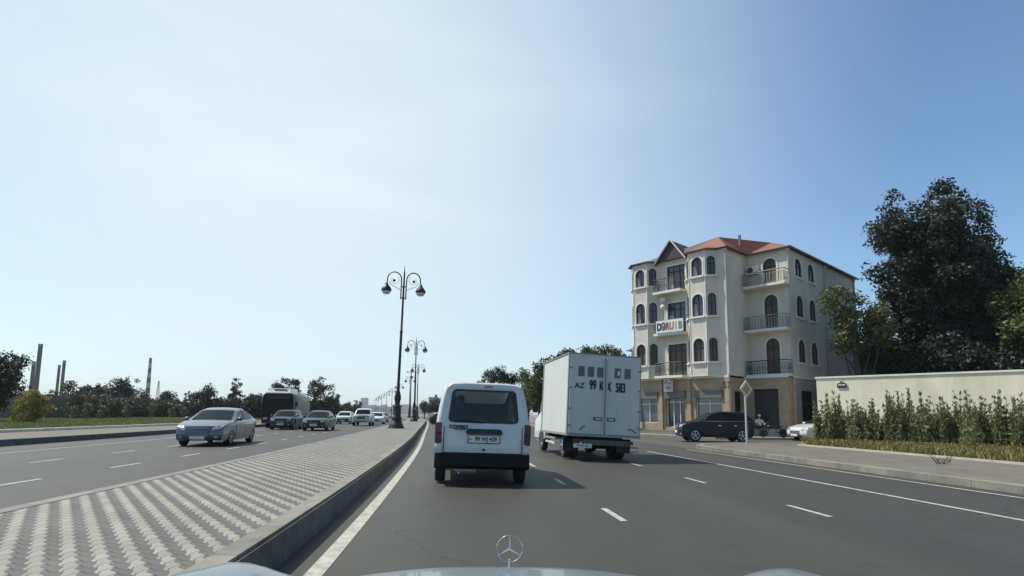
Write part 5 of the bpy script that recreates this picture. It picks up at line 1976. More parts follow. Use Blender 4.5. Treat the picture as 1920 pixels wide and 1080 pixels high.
pn = MB().prism([(x, z + 2.43) for x, z in dia(q)], -0.075, -0.05, 'y').build("panel", mat("sign_white", (0.66, 0.64, 0.58), 0.4), ps, 0)
MB().prism([(x, z + 2.43) for x, z in dia(q * 0.97)], -0.0765, -0.075, 'y').build("edge", m_iron, pn, 0)
MB().prism([(x, z + 2.43) for x, z in dia(q * 0.92)], -0.080, -0.0765, 'y').build("border", mat("sign_white", (0.66, 0.64, 0.58), 0.4), pn, 0)
MB().prism([(x, z + 2.43) for x, z in dia(q * 0.68)], -0.084, -0.080, 'y').build("face", mat("sign_yellow", (0.36, 0.25, 0.06), 0.4), pn, 0)
MB().box((0, -0.045, 2.26), (0.12, 0.03, 0.05)).box((0, -0.045, 2.56), (0.12, 0.03, 0.05)).build("clamp", m_iron, ps, 0)
# ------------------------------------------------------------------ ornate twin street lamps along the median
m_lamp = mat("lamp_iron", (0.009, 0.011, 0.012), 0.5, 0.0, var=0.2)
m_globe = mat("lamp_globe", (0.55, 0.56, 0.56), 0.15, spec=0.6)


def make_lamp(lw=1.0):
    root = thing("street_lamp", "", "street lamp", (0, 0, 0), 0, "twin-armed street lamps along the median")
    H = 11.2
    MB().lathe([(0.58, 0), (0.58, 0.07), (0.50, 0.10), (0.46, 0.30), (0.40, 0.36), (0.36, 0.52), (0.30, 0.60), (0.36, 0.66), (0.36, 0.72), (0.28, 0.80), (0.26, 1.42), (0.32, 1.47), (0.30, 1.54), (0.19, 1.58), (0.17, 1.75), (0.22, 1.98), (0.23, 2.12), (0.16, 2.45), (0.10, 2.62)], 12).build("base", m_lamp, root, 45)
    MB().lathe([(0.115, 2.6), (0.125, 2.66), (0.10, 2.72), (0.088, 6.6), (0.11, 6.62), (0.11, 6.72), (0.08, 6.75), (0.065, 9.9), (0.052, 10.9), (0.03, 11.0), (0.012, 11.4), (0.0, 11.5)], 12).build("pole", m_lamp, root, 45)
    for s in (-1, 1):
        arm = MB()
        pts = [(s * 0.17, 0, 8.95), (s * 0.17, 0, 9.9), (s * 0.18, 0, 10.3)]
        cx, cz, rx, rz = 0.66, 10.35, 0.48, 0.53
        pts += [(s * (cx - rx * math.cos(t)), 0, cz + rz * math.sin(t)) for t in [math.pi * k / 12 for k in range(1, 13)]]
        pts += [(s * 1.16, 0, 10.05)]
        arm.tube(pts, 0.042, 8)
        for z in (9.05, 9.85):
            arm.box((s * 0.1, 0, z), (0.2, 0.09, 0.06))
        # scroll under the arm ending in a rosette
        arm.tube([(s * 0.2, 0, 9.62), (s * 0.5, 0, 9.75), (s * 0.85, 0, 9.93), (s * 1.02, 0, 10.18)], 0.018, 6)
        arm.tube([(s * (0.66 + r_ * math.cos(t)), 0, 10.3 + r_ * math.sin(t)) for t, r_ in [(2.2 + 0.45 * k, 0.36 - 0.018 * k) for k in range(12)]], 0.012, 5)
        arm.ball((s * 0.68, 0, 10.27), (0.10, 0.05, 0.10), 10)
        arm.build("arm", m_lamp, root, 45)
        hood = MB().lathe([(0.05, 10.12), (0.07, 10.05), (0.13, 10.0), (0.10, 9.96), (0.16, 9.9), (0.30, 9.72), (0.36, 9.58), (0.36, 9.52), (0.30, 9.51)], 16, (s * 1.18, 0, 0)).build("lamp_shade", m_lamp, root, 45)
        MB().lathe([(0.31, 9.515), (0.31, 9.48), (0.28, 9.38), (0.19, 9.28), (0.0, 9.24)], 16, (s * 1.18, 0, 0)).build("globe", m_globe, hood, 60)
        MB().lathe([(0.325, 9.53), (0.335, 9.49), (0.315, 9.47)], 16, (s * 1.18, 0, 0)).build("rim", m_lamp, hood, 45)
    return root


LAMPS = [(-7.85, 38.6), (-13.0, 75.5), (-18.75, 112), (-27.0, 149), (-37.2, 186), (-47.4, 223), (-57.7, 260), (-68.6, 297), (-79, 334), (-89.3, 371)]
names = ["nearest and tallest of the twin-armed street lamps on the paved median", "second nearest twin street lamp, standing alone behind the first",
         "third twin street lamp on the median, its head just right of the second one's pole", "fourth twin street lamp, head level with the tree tops behind the median"]
proto = make_lamp()
for i, (x, y) in enumerate(LAMPS):
    o = proto if i == 0 else dup(proto)
    o.location = (x, y, 0.29)
    o.rotation_euler = (R(0.3), R(1.1) if i == 0 else 0, heading(y) * 0.9 + R(3))
    o["label"] = names[i] if i < 4 else "small far street lamp in the receding row left of the nearest lamp's base"
# utility pole with a cross arm
up = thing("utility_pole", "thin pole with a flat cross arm on the median between the lamps", "utility pole", (-21.8, 121.5, 0.29))
MB().tube([(0, 0, 0), (0, 0, 10.2)], [0.13, 0.09], 8).build("pole", m_lamp, up)
MB().box((0, 0, 10.0), (2.4, 0.12, 0.12)).build("cross_arm", m_lamp, up, 0)
for k in (-1, 0, 1):
    MB().lathe([(0.05, 10.05), (0.07, 10.15), (0.03, 10.3)], 8, (k * 0.95, 0, 0)).build("insulator", m_lamp, up)
MB().box((0.1, 0, 8.9), (0.5, 0.3, 0.4)).build("junction_box", m_lamp, up, 0)
# plain thin pole on the median
tp = thing("pole", "bare thin pole between the second and third street lamps", "pole", (-20.6, 112.5 + 8, 0.29))
MB().tube([(0, 0, 0), (0, 0, 9.6)], [0.11, 0.07], 8).build("shaft", m_lamp, tp)
MB().box((0, 0, 0.2), (0.4, 0.4, 0.4)).build("foot", m_lamp, tp, 0)
# ------------------------------------------------------------------ trees and shrubs
def leaf_cloud(centres, radii, n, size, rng, upright=0.0, shell=0.55, squash=1.0, aspect=2.2):
    """n leaf-shaped quads spread through lobes; more of them near each lobe's skin"""
    centres, radii = np.asarray(centres, float), np.asarray(radii, float)
    if radii.ndim == 1:
        radii = np.stack([radii, radii, radii * squash], 1)
    vol = np.prod(radii, 1) ** (2 / 3)
    k = rng.choice(len(centres), n, p=vol / vol.sum())
    d = rng.normal(size=(n, 3))
    d /= np.linalg.norm(d, axis=1)[:, None]
    r = shell + (1 - shell) * rng.random(n) ** 0.6
    r *= 1 + 0.16 * rng.normal(size=n)
    # clumps: pull leaves to sprays scattered over each lobe
    p = centres[k] + d * r[:, None] * radii[k]
    ax = rng.normal(size=(n, 3)) + d * 0.7
    ax[:, 2] += upright * 3 + 0.1
    ax /= np.linalg.norm(ax, axis=1)[:, None]
    b = np.cross(ax, rng.normal(size=(n, 3)))
    b /= np.linalg.norm(b, axis=1)[:, None] + 1e-9
    s = size * rng.uniform(0.6, 1.35, n)
    L_ = ax * s[:, None]
    B_ = b * (s / aspect)[:, None]
    v = np.stack([p - L_ * 0.5, p + B_ * 0.5, p + L_ * 0.5, p - B_ * 0.5], 1)
    return v.reshape(-1, 3), np.arange(n * 4).reshape(-1, 4)


def sprays(centres, radii, m_, spread, rng, squash=1.0):
    """turn big lobes into many small sprays near their skin"""
    centres, radii = np.asarray(centres, float), np.asarray(radii, float)
    w_ = radii ** 2
    k = rng.choice(len(centres), m_, p=w_ / w_.sum())
    d = rng.normal(size=(m_, 3))
    d /= np.linalg.norm(d, axis=1)[:, None]
    r = 0.45 + 0.6 * rng.random(m_) ** 0.5
    rr = np.stack([radii[k], radii[k], radii[k] * squash], 1)
    return centres[k] + d * r[:, None] * rr, spread * rng.uniform(0.6, 1.4, m_)


m_bark = mat("bark", (0.075, 0.055, 0.042), 0.95, var=0.3, scale=4, bump=0.5, bscale=12, stretch=(1, 1, 0.25))


def trunk(root, h, r, tips, rng, lean=0.0, name="trunk"):
    mb = MB()
    n = 7
    pts = [(lean * (k / n) ** 1.5 * h + rng.normal() * 0.02 * h * (k > 0) * 0.4, rng.normal() * 0.008 * h * (k > 0), h * k / n) for k in range(n + 1)]
    mb.tube(pts, [r * (1.35 if k == 0 else 1) * (1 - 0.55 * k / n) for k in range(n + 1)], 9)
    for t in tips:
        k = int(rng.integers(max(2, n // 3), n))
        b = Vector(pts[k])
        t = Vector(t)
        mid = b.lerp(t, 0.5) + Vector((0, 0, -0.08 * (t - b).length))
        mb.tube([b, b.lerp(mid, 0.5), mid, mid.lerp(t, 0.6), t], [r * 0.42, r * 0.36, r * 0.27, r * 0.18, r * 0.06], 6)
    return mb.build(name, m_bark, root, 60)


def make_tree(label, loc, lobes, n, size, m, trunk_h, trunk_r, seed, spray=None, spread=0.5, squash=0.9, cat="tree", name="tree", group=None, upright=0.0, lean=0.0, shell=0.2):
    rng = np.random.default_rng(seed)
    root = thing(name, label, cat, loc, 0, group)
    C_ = np.array([l[:3] for l in lobes], float)
    Rd = np.array([l[3] for l in lobes], float)
    c2, r2 = sprays(C_, Rd, spray or max(20, n // 90), spread, rng, squash)
    v, f = leaf_cloud(c2, r2, n, size, rng, upright, shell, squash)
    v[:, 2] = np.maximum(v[:, 2], 0.05)
    raw_mesh("crown", v, f, m, root)
    tips = C_[rng.permutation(len(C_))[:9]]
    trunk(root, trunk_h, trunk_r, tips, rng, lean)
    return root


lf_dark = leaf_mat("leaf_dark", (0.014, 0.019, 0.012), (0.060, 0.070, 0.045), 0.15)
lf_deep = leaf_mat("leaf_deep", (0.010, 0.014, 0.009), (0.030, 0.038, 0.020), 0.12)
lf_mid = leaf_mat("leaf_mid", (0.035, 0.048, 0.016), (0.085, 0.105, 0.035), 0.25)
lf_olive = leaf_mat("leaf_olive", (0.06, 0.075, 0.025), (0.19, 0.20, 0.085), 0.25)
lf_bright = leaf_mat("leaf_bright", (0.05, 0.075, 0.018), (0.13, 0.16, 0.045), 0.3)
lf_yellow = leaf_mat("leaf_yellow", (0.10, 0.10, 0.025), (0.42, 0.35, 0.07), 0.3)
lf_hedge = leaf_mat("leaf_hedge", (0.075, 0.085, 0.028), (0.35, 0.355, 0.16), 0.4)
lf_far = leaf_mat("leaf_far", (0.018, 0.026, 0.018), (0.05, 0.06, 0.035), 0.15)


def crown_lobes(cx, cz, rx, rz, n, seed, r0=0.42, flat=0.0, ry=None):
    """lobes filling an ellipse-like crown, uneven"""
    g_ = np.random.default_rng(seed)
    ry = ry or rx
    out = []
    for i in range(n):
        d_ = g_.normal(size=3)
        d_ /= np.linalg.norm(d_)
        q = g_.random() ** 0.45 * 0.72
        out.append((cx + d_[0] * rx * q, d_[1] * ry * q, cz + d_[2] * rz * q, min(rx, rz) * r0 * g_.uniform(0.65, 1.2)))
    return out


# the big dark tree behind the garden wall: a tall uneven crown, straight on its left flank
big = crown_lobes(0.0, 11.2, 3.5, 5.7, 26, 3, 0.36) + [(-1.9, 0, 15.0, 1.5), (-2.7, 0.2, 13.6, 1.2), (0.9, 0, 15.8, 1.4), (2.4, 0, 15.0, 1.4), (-2.6, -0.4, 9.2, 1.2), (-2.0, 0, 6.8, 1.3), (1.5, -0.5, 6.0, 2.0), (3.6, 0, 12.6, 1.3), (3.0, 0, 8.0, 1.8), (-0.8, 0, 5.6, 2.1), (2.6, 0, 5.2, 2.2), (4.6, 0, 6.4, 2.0), (4.4, 0, 9.5, 1.8), (-2.4, 0, 11.4, 1.5)]
make_tree("big dark broadleaf tree towering behind the cream garden wall", (28.1, 36.5, 0), big + [(0, 0.4, 7.6, 2.3), (1.7, 0.3, 8.2, 2.0), (0.8, 0, 6.2, 2.0)], 84000, 0.265, lf_dark, 11, 0.42, 11, spray=760, spread=0.60)
make_tree("greener spreading tree at the right edge in front of the big dark tree", (30.0, 31.0, 0), crown_lobes(0.3, 7.4, 3.4, 3.6, 16, 8, 0.42), 22000, 0.26, leaf_mat("leaf_right", (0.04, 0.058, 0.014), (0.13, 0.15, 0.04), 0.2), 6, 0.26, 12, spray=260, spread=0.6)
make_tree("dark undergrowth tree low behind the garden wall beneath the big tree", (27.5, 33.5, 0), crown_lobes(0, 4.6, 3.6, 1.9, 14, 31, 0.55), 14000, 0.28, lf_deep, 3.4, 0.2, 35, spray=160, spread=0.6)
make_tree("smaller dark tree behind the wall at the far right edge", (32.3, 37.5, 0), crown_lobes(0, 8.6, 3.4, 4.9, 14, 41, 0.45), 26000, 0.27, lf_dark, 6.4, 0.26, 45, spray=200, spread=0.6)
# small tree in front of the block's side wall
sm = [(-1.5, 0, 8.9, 0.8), (-0.5, 0, 8.6, 0.95), (0.5, 0.1, 8.0, 1.1), (1.3, 0, 7.8, 0.9), (-0.6, 0, 7.4, 0.9), (-1.3, 0, 6.4, 0.65), (0.2, 0, 6.6, 0.9), (1.2, 0, 6.6, 0.8), (1.8, 0.0, 7.1, 0.7), (-0.6, 0, 6.0, 0.6)]
make_tree("small olive-green street tree with a thin trunk before the block's side wall", (21.6, 34.8, 0), sm, 6500, 0.24, lf_olive, 7.2, 0.17, 13, spray=80, spread=0.5)
make_tree("thin drooping young tree between the small tree and the big tree", (24.4, 37.0, 0), [(0, 0, 6.4, 0.9), (0.7, 0, 5.6, 0.9), (-0.6, 0, 5.3, 0.7), (0.3, 0, 4.6, 0.8)], 3200, 0.24, lf_mid, 5.6, 0.09, 14, spray=40, spread=0.45)
# trees seen over the van and the truck
make_tree("upright leafy tree behind the box truck, left part of its crown", (5.2, 47, 0), [(-2.6, 0, 4.7, 0.7), (-1.7, 0, 5.3, 0.8), (-0.6, 0, 5.9, 0.8), (0.6, 0, 6.3, 0.8), (1.6, 0, 6.2, 0.8), (-0.8, 0, 4.6, 1.3), (1.0, 0, 4.9, 1.4)], 8000, 0.26, lf_mid, 5.6, 0.2, 21, spray=80, spread=0.55, upright=0.35, group="trees behind the truck")
make_tree("upright leafy tree behind the box truck, next to the corner block", (8.2, 49, 0), [(-1.2, 0, 6.1, 0.7), (0.2, 0, 6.5, 0.8), (1.1, 0, 6.3, 0.8), (1.9, 0, 5.8, 0.7), (0.2, 0, 5.0, 1.4), (1.6, 0, 4.7, 1.2)], 7000, 0.26, lf_mid, 5.8, 0.2, 22, spray=70, spread=0.55, upright=0.35, group="trees behind the truck")
make_tree("bright green tree between the white van and the box truck", (2.35, 47.5, 0), crown_lobes(0, 3.4, 1.7, 2.3, 12, 23, 0.45), 8000, 0.2, lf_bright, 3.2, 0.16, 23, spray=90, spread=0.42, group="trees behind the truck")
make_tree("dark flat-topped tree rising over the roof of the white van", (-1.15, 57, 0), [(-1.0, 0, 5.2, 0.8), (0, 0, 5.35, 0.85), (0.9, 0, 5.2, 0.8), (1.6, 0, 4.9, 0.7), (-1.6, 0, 4.5, 0.7), (0.2, 0, 4.4, 1.3)], 7000, 0.17, lf_deep, 4.2, 0.2, 24, spray=90, spread=0.4, shell=0.1, group="trees behind the truck")
make_tree("grey-green tree just right of the flat-topped dark tree", (1.6, 55, 0), crown_lobes(0, 3.9, 1.8, 1.9, 12, 25, 0.5), 6000, 0.2, lf_olive, 3.4, 0.16, 25, spray=70, spread=0.45, group="trees behind the truck")
for k, (x, y, h, wd, sd) in enumerate([(-15.5, 138, 6.0, 3.6, 51), (-11, 150, 7.5, 4.2, 52), (-20.5, 152, 5.4, 3.2, 53), (-7.5, 128, 6.0, 3.2, 54), (-3.8, 110, 5.6, 3.2, 55), (-1.0, 96, 5.4, 3.0, 56), (0.8, 82, 5.0, 2.6, 57), (-26.5, 172, 6.4, 2.6, 58)]):
    lb = ["low round tree left of the van, nearest the lamp poles but one", "taller broad tree left of the van's roof", "small far tree behind the third street lamp", "tree partly hidden behind the van's left edge",
          "tree hidden behind the van's roof, farther one", "tree behind the van, middle of the roadside row", "nearest of the roadside trees behind the van", "dark slim tree beside the fourth street lamp's pole"][k]
    make_tree(lb, (x, y, 0), crown_lobes(0, h * 0.58, wd * 0.6, h * 0.42, 9, sd, 0.55), 2600, 0.4, lf_far, h * 0.5, 0.2, sd, spray=50, spread=0.8, group="trees along the right side of the road ahead")

lf_olive2 = leaf_mat("leaf_olive_dull", (0.04, 0.042, 0.022), (0.10, 0.095, 0.05), 0.2)
rng = np.random.default_rng(321)
# left side: dark tree at the edge, yellow bush, trees and conifers beyond the wall
make_tree("dark leafy tree cut by the left edge of the picture", (-42.9, 45.5, 0), crown_lobes(0, 3.7, 2.6, 2.7, 20, 61, 0.55) + [(1.5, 0, 4.6, 1.2), (1.2, 0, 2.4, 1.5), (0, 0, 2.2, 1.6)], 17000, 0.24, lf_deep, 3.6, 0.25, 61, spray=190, spread=0.55)
make_tree("yellow flowering round bush on the lawn at the far left", (-37.0, 43.6, 0.2), [(0, 0, 1.35, 1.0), (-0.55, 0, 1.3, 0.75), (0.6, 0, 1.3, 0.75), (0.3, 0, 2.0, 0.6), (-0.35, 0, 1.95, 0.6), (0.3, -0.3, 0.7, 0.75), (-0.45, -0.2, 0.65, 0.75)], 8200, 0.16, lf_yellow, 0.9, 0.07, 62, spray=90, spread=0.32, cat="bush", name="bush")
shr = [(147, 57.0), (200, 59), (247, 62), (290, 66), (327, 70), (350, 76), (172, 52)]
proto = None
for k, (px, y) in enumerate(shr):
    x = (px - 960) / 1050 * y
    if proto is None:
        proto = make_tree("small young shrub in a row on the grass before the grey wall", (x, y, 0.2), [(0, 0, 0.8, 0.35), (0.1, 0, 1.25, 0.3), (-0.15, 0, 0.5, 0.35)], 420, 0.17, leaf_mat("leaf_young", (0.07, 0.085, 0.03), (0.15, 0.155, 0.06), 0.25), 0.8, 0.03, 63, spray=14, spread=0.22, cat="shrub", name="shrub", group="young shrubs on the left lawn")
        o = proto
    else:
        o = dup(proto)
        o.location = (x, y, 0.2)
        o.rotation_euler = (0, 0, k * 1.3)
        o.scale = (1 + 0.1 * (k % 3), 1 + 0.1 * (k % 3), 1 + 0.08 * ((k * 5) % 4))
LT = [  # px, y, top_z, half width, kind, label
    (160, 78, 5.9, 2.4, lf_far, "loose tree over the grey wall right of the pair of chimneys"),
    (120, 95, 6.4, 4.0, lf_far, "low wide dark tree beneath the second pair of chimneys"),
    (235, 92, 8.2, 2.6, lf_dark, "airy tall tree over the wall left of the striped chimney"),
    (262, 98, 5.2, 3.0, lf_far, "low rounded tree at the foot of the striped chimney"),
    (318, 104, 4.6, 2.0, lf_far, "small dark tree right of the thin mast"),
    (445, 104, 7.9, 1.5, lf_dark, "tall narrow poplar-like tree above the silver-blue sedan"),
    (405, 96, 5.1, 3.6, lf_deep, "dark broad tree just left of the narrow poplar-like tree"),
    (372, 108, 4.9, 2.2, lf_far, "small dark tree above the silver-blue sedan's bonnet side of the lawn"),
    (480, 98, 4.6, 2.8, lf_deep, "dark tree touching the left side of the bus"),
    (535, 112, 8.4, 2.6, lf_deep, "two-lobed dark tree rising behind the bus roof"),
    (602, 92, 6.7, 2.4, lf_dark, "flat layered tree just right of the bus"),
    (575, 104, 5.0, 2.8, lf_deep, "low dark tree between the bus and the flat layered tree"),
    (628, 100, 5.6, 1.2, lf_dark, "slim dark tree right of the flat layered tree"),
    (618, 118, 4.6, 3.6, lf_deep, "dark tree mass behind the slim tree on the left roadside"),
    (645, 130, 4.6, 3.2, lf_deep, "dark roadside tree above the white hatchback"),
    (660, 150, 4.2, 3.0, lf_deep, "dark roadside tree above the white pickup"),
    (673, 165, 5.0, 1.8, lf_far, "pointed dark tree beside the hazy city blocks"),
]
for k, (px, y, h, wd, m, lb) in enumerate(LT):
    x = (px - 960) / 1050 * y
    nar = wd < 1.9
    lobes = crown_lobes(0, h * 0.55, wd, h * 0.45, 8 if nar else 11, 70 + k, 0.6 if nar else 0.5)
    if nar:
        g_ = np.random.default_rng(200 + k)
        lobes = [(q * wd * 0.62 + g_.normal() * 0.1, g_.normal() * wd * 0.3, h * hh * t, wd * (0.8 - 0.5 * t)) for q, hh in ((-1, 0.82), (-0.35, 0.97), (0.3, 0.92), (0.95, 0.8)) for t in (0.2, 0.4, 0.58, 0.74, 0.88, 0.98)]
    lobes = lobes + [(q * wd, 0, min(1.5, h * 0.25), min(1.5, h * 0.3)) for q in (-0.75, 0.0, 0.75)]
    if k == 9:
        lobes = [(-1.2, 0, 6.9, 1.3), (1.5, 0, 6.9, 1.2), (-1.3, 0, 5.4, 1.4), (1.2, 0, 5.2, 1.4), (0, 0, 4, 1.8), (2.4, 0, 6.2, 0.8)]
    if k == 10:
        lobes = [(0.3, 0, 6.3, 0.9), (-0.6, 0, 5.6, 1.0), (1.2, 0, 5.7, 1.0), (0.2, 0, 4.8, 1.5), (-1.6, 0, 4.4, 0.9), (0, 0, 3, 1.8), (-1.2, 0, 2.4, 1.4), (1.4, 0, 2.8, 1.4)]
    make_tree(lb, (x, y, 0), lobes, 3600 if m is not lf_deep else 4600, 0.36, m, h * 0.5, 0.16, 90 + k, spray=70 if not nar else 150, spread=0.62 if not nar else 0.36, group="trees along the left side", upright=0.5 if nar else 0.1)
# overgrown dark hedge hiding the far part of the left wall, and low scrub up to the bus
for nm, lb, pts_, hh, n_, m_ in (("hedge", "overgrown dull olive hedge covering the far part of the left wall", [(150, 68), (200, 76), (260, 88), (320, 100), (375, 112)], 3.1, 15000, lf_olive2),
                                 ("hedge", "low dark roadside scrub between the olive hedge and the bus", [(372, 100), (420, 96), (470, 92), (500, 92), (560, 100)], 3.3, 12000, lf_deep)):
    root = thing(nm, lb, "hedge", (0, 0, 0))
    cs, rs = [], []
    for (pa, ya), (pb, yb) in zip(pts_[:-1], pts_[1:]):
        for q in range(12):
            px, y = lerp(pa, pb, q / 12), lerp(ya, yb, q / 12)
            for z_ in (0.7, 1.6, 2.4):
                cs.append(((px - 960) / 1050 * y, y + rng.normal() * 0.4, z_ * hh / 3.1 + rng.normal() * 0.25))
                rs.append(1.0 + rng.uniform(-0.2, 0.3))
    v, f = leaf_cloud(cs, rs, n_, 0.42, rng, 0.1, 0.3, 0.8)
    v[:, 2] = np.maximum(v[:, 2], 0.05)
    raw_mesh("foliage", v, f, m_, root)
# a row of small conifers over the wall
for k, px in enumerate((338, 350, 358, 366, 384, 395)):
    y = 112 + 4 * (k % 3)
    h = 4.6 + 0.7 * ((k * 7) % 3)
    lobes = [(0, 0, h * t, 0.75 * (1 - t) + 0.12) for t in (0.15, 0.3, 0.45, 0.6, 0.75, 0.88, 0.97)]
    make_tree("small pointed conifer in the row of six over the grey wall left of the poplar", ((px - 960) / 1050 * y, y, 0), lobes, 800, 0.3, lf_far, h * 0.9, 0.07, 130 + k, spray=24, spread=0.25, group="pointed conifers over the wall", cat="conifer", name="conifer")

# hedge of upright shrubs in front of the garden wall
rng = np.random.default_rng(77)


def make_hedge_shrub(seed):
    g_ = np.random.default_rng(seed)
    root = thing("hedge_shrub", "", "shrub", (0, 0, 0), 0, "upright shrubs of the hedge before the cream wall")
    cs, rs = [], []
    stem = MB()
    for s in range(9):
        a = g_.uniform(0, 6.28)
        r_ = g_.uniform(0.03, 0.42)
        h = g_.uniform(1.2, 2.6) * (1.15 - 0.8 * r_)
        bx_, by_ = r_ * 0.4 * math.cos(a), r_ * 0.4 * math.sin(a)
        tx, ty = r_ * 1.05 * math.cos(a), r_ * 1.05 * math.sin(a)
        stem.tube([(bx_, by_, 0), (lerp(bx_, tx, .6), lerp(by_, ty, .6), h * 0.55), (tx, ty, h * 0.97)], [0.018, 0.013, 0.006], 5)
        for k in range(8):
            t = 0.12 + 0.88 * k / 7
            cs.append((lerp(bx_, tx, t), lerp(by_, ty, t), h * t))
            rs.append(0.23 * (1.1 - 0.82 * t))
    v, f = leaf_cloud(cs, rs, 1900, 0.19, g_, 0.55, 0.1, 1.2, 3.4)
    raw_mesh("foliage", v, f, lf_hedge, root)
    stem.build("stems", m_bark, root)
    return root


protos = [make_hedge_shrub(s) for s in (1, 2, 3, 4)]
h0, h1 = Vector((15.4, 28.4, 0)), Vector((25.4, 18.2, 0))
dv = (h1 - h0).normalized()
nv = Vector((dv.y, -dv.x, 0))
k = 0
for row, (off, step) in enumerate(((0.0, 0.50), (0.75, 0.56))):
    t = 0.0 + row * 0.3
    while t < (h1 - h0).length:
        pr = protos[k % 4]
        o = pr if k < 4 else dup(pr)
        p_ = h0 + dv * (t + rng.uniform(-0.12, 0.12)) - nv * (off + rng.uniform(-0.15, 0.15))
        o.location = (p_.x, p_.y, 0.14)
        o.rotation_euler = (0, 0, rng.uniform(0, 6.28))
        s = rng.uniform(0.66, 1.02)
        o.scale = (rng.uniform(0.85, 1.1), rng.uniform(0.85, 1.1), s)
        o["label"] = "upright shrub with narrow pale leaves, one of the dense hedge before the cream wall"
        t += step
        k += 1
# low bushes in front of the hedge
for (x, y, s, lb) in ((15.9, 26.3, 0.62, "low leafy bush at the hedge's left foot near the pavement"), (18.3, 22.6, 0.85, "small dense cone-shaped bush standing alone in front of the hedge")):
    make_tree(lb, (x, y, 0.15), [(0, 0, 0.3 * s, 0.36 * s), (0.12 * s, 0, 0.6 * s, 0.3 * s), (-0.1 * s, 0, 0.9 * s, 0.22 * s), (0, 0, 1.15 * s, 0.12 * s)], 620, 0.11, lf_hedge, 0.5, 0.03, 150 + int(x), spray=22, spread=0.14, cat="bush", name="bush")
# dry weed growing at the kerb
wd = thing("weed", "dry twiggy weed growing out of the kerb on the right pavement", "weed", (11.35, 14.9, 0.12))
g_ = np.random.default_rng(5)
mb = MB()
for s in range(11):
    a = g_.uniform(0, 6.28)
    L_ = g_.uniform(0.12, 0.32)
    p0 = Vector((g_.normal() * 0.08, g_.normal() * 0.03, 0))
    p1 = p0 + Vector((math.cos(a) * L_ * 0.6, math.sin(a) * L_ * 0.3, L_ * 0.7))
    p2 = p1 + Vector((math.cos(a + .5) * L_ * 0.5, math.sin(a + .5) * L_ * 0.3, g_.uniform(-0.05, 0.1)))
    mb.tube([p0, p1, p2], [0.008, 0.006, 0.003], 4)
mb.build("twigs", mat("dry_twig", (0.06, 0.05, 0.035), 0.9), wd)
v, f = leaf_cloud([(-0.12, 0, 0.05), (0.1, 0, 0.12), (0.2, 0, 0.22)], [0.12, 0.1, 0.06], 60, 0.05, g_)
raw_mesh("leaves", v, f, leaf_mat("dry_leaf", (0.05, 0.05, 0.02), (0.12, 0.10, 0.05), 0.1), wd)
# ------------------------------------------------------------------ left boundary wall, low building, chimneys, far city
fw = thing("boundary_wall", "long dull brown-grey wall behind the left lawn", "wall", (0, 0, 0))
m_fw = mat("dull_render", (0.19, 0.155, 0.12), 0.95, var=0.25, scale=0.25, bump=0.1)
wp = [(-66, 58), (-57, 66), (-60, 92), (-66, 118), (-72, 150)]
mb = MB()
for (a, b), (c, d_) in zip(wp[:-1], wp[1:]):
    L_ = math.hypot(c - a, d_ - b)
    ang = math.atan2(d_ - b, c - a)
    mb.box(((a + c) / 2, (b + d_) / 2, 1.55), (L_ + 0.1, 0.3, 3.1), ang)
mb.build("wall", m_fw, fw, 0)
mb = MB()
for (a, b), (c, d_) in zip(wp[:-1], wp[1:]):
    L_ = math.hypot(c - a, d_ - b)
    ang = math.atan2(d_ - b, c - a)
    for k in range(int(L_ / 4) + 1):
        t = k * 4 / L_
        mb.box((lerp(a, c, t), lerp(b, d_, t), 1.6), (0.5, 0.5, 3.24), ang)
mb.build("piers", m_fw, fw, 0)
lb = thing("low_building", "low flat-roofed grey building over the left wall between two trees", "building", (-72.5, 101, 0), 0.5)
MB().box((0, 0, 2.5), (7.5, 6, 5.0)).build("wall", mat("grey_block", (0.26, 0.255, 0.24), 0.9, var=0.2), lb, 0)
MB().box((0, 0, 5.1), (8.0, 6.5, 0.3)).build("roof", mat("pale_roof", (0.42, 0.42, 0.40), 0.8), lb, 0)
for k in range(5):
    MB().box((-3 + 1.5 * k, -3.03, 3.6), (0.9, 0.08, 0.9)).build("window", m_pane, lb, 0)
m_chim = mat("sooty_concrete", (0.022, 0.021, 0.023), 0.9, var=0.25, scale=0.06)
for (px, y, top, w_, lbl) in ((70.5, 390, 47, 1.3, "tallest dark chimney of the left pair on the skyline"), (61.5, 400, 35.5, 1.1, "shorter dark chimney just left of the tallest one"),
                              (118.5, 400, 36.5, 0.95, "right chimney of the second pair on the left skyline"), (110, 410, 34, 0.85, "left chimney of the second pair on the left skyline")):
    c = thing("chimney", lbl, "chimney", ((px - 960) / 1050 * y, y, 0), 0, "power-station chimneys on the skyline")
    MB().lathe([(w_ * 1.3, 0), (w_ * 1.08, top * 0.5), (w_, top - 2)], 20).build("stack", m_chim, c, 40)
    MB().lathe([(w_ * 1.04, top - 2), (w_ * 1.06, top), (w_ * 0.8, top)], 20).build("rim", mat("chimney_rim", (0.12, 0.11, 0.11), 0.9), c, 40)
y = 400
c = thing("striped_chimney", "slender red-and-white striped chimney on the left skyline", "chimney", ((280 - 960) / 1050 * y, y, 0))
sr = [MB(), MB()]
for k in range(11):
    z0, z1 = 39 * k / 11, 39 * (k + 1) / 11
    r0, r1 = lerp(1.8, 0.85, k / 11), lerp(1.8, 0.85, (k + 1) / 11)
    sr[k % 2].lathe([(r0, z0), (r1, z1)], 16)
sr[0].build("dark_bands", mat("band_red", (0.085, 0.045, 0.04), 0.9), c, 40)
sr[1].build("white_bands", mat("band_white", (0.36, 0.35, 0.34), 0.9), c, 40)
c = thing("lattice_mast", "thin lattice mast right of the striped chimney", "mast", ((299.5 - 960) / 1050 * 350, 350, 0))
mb = MB()
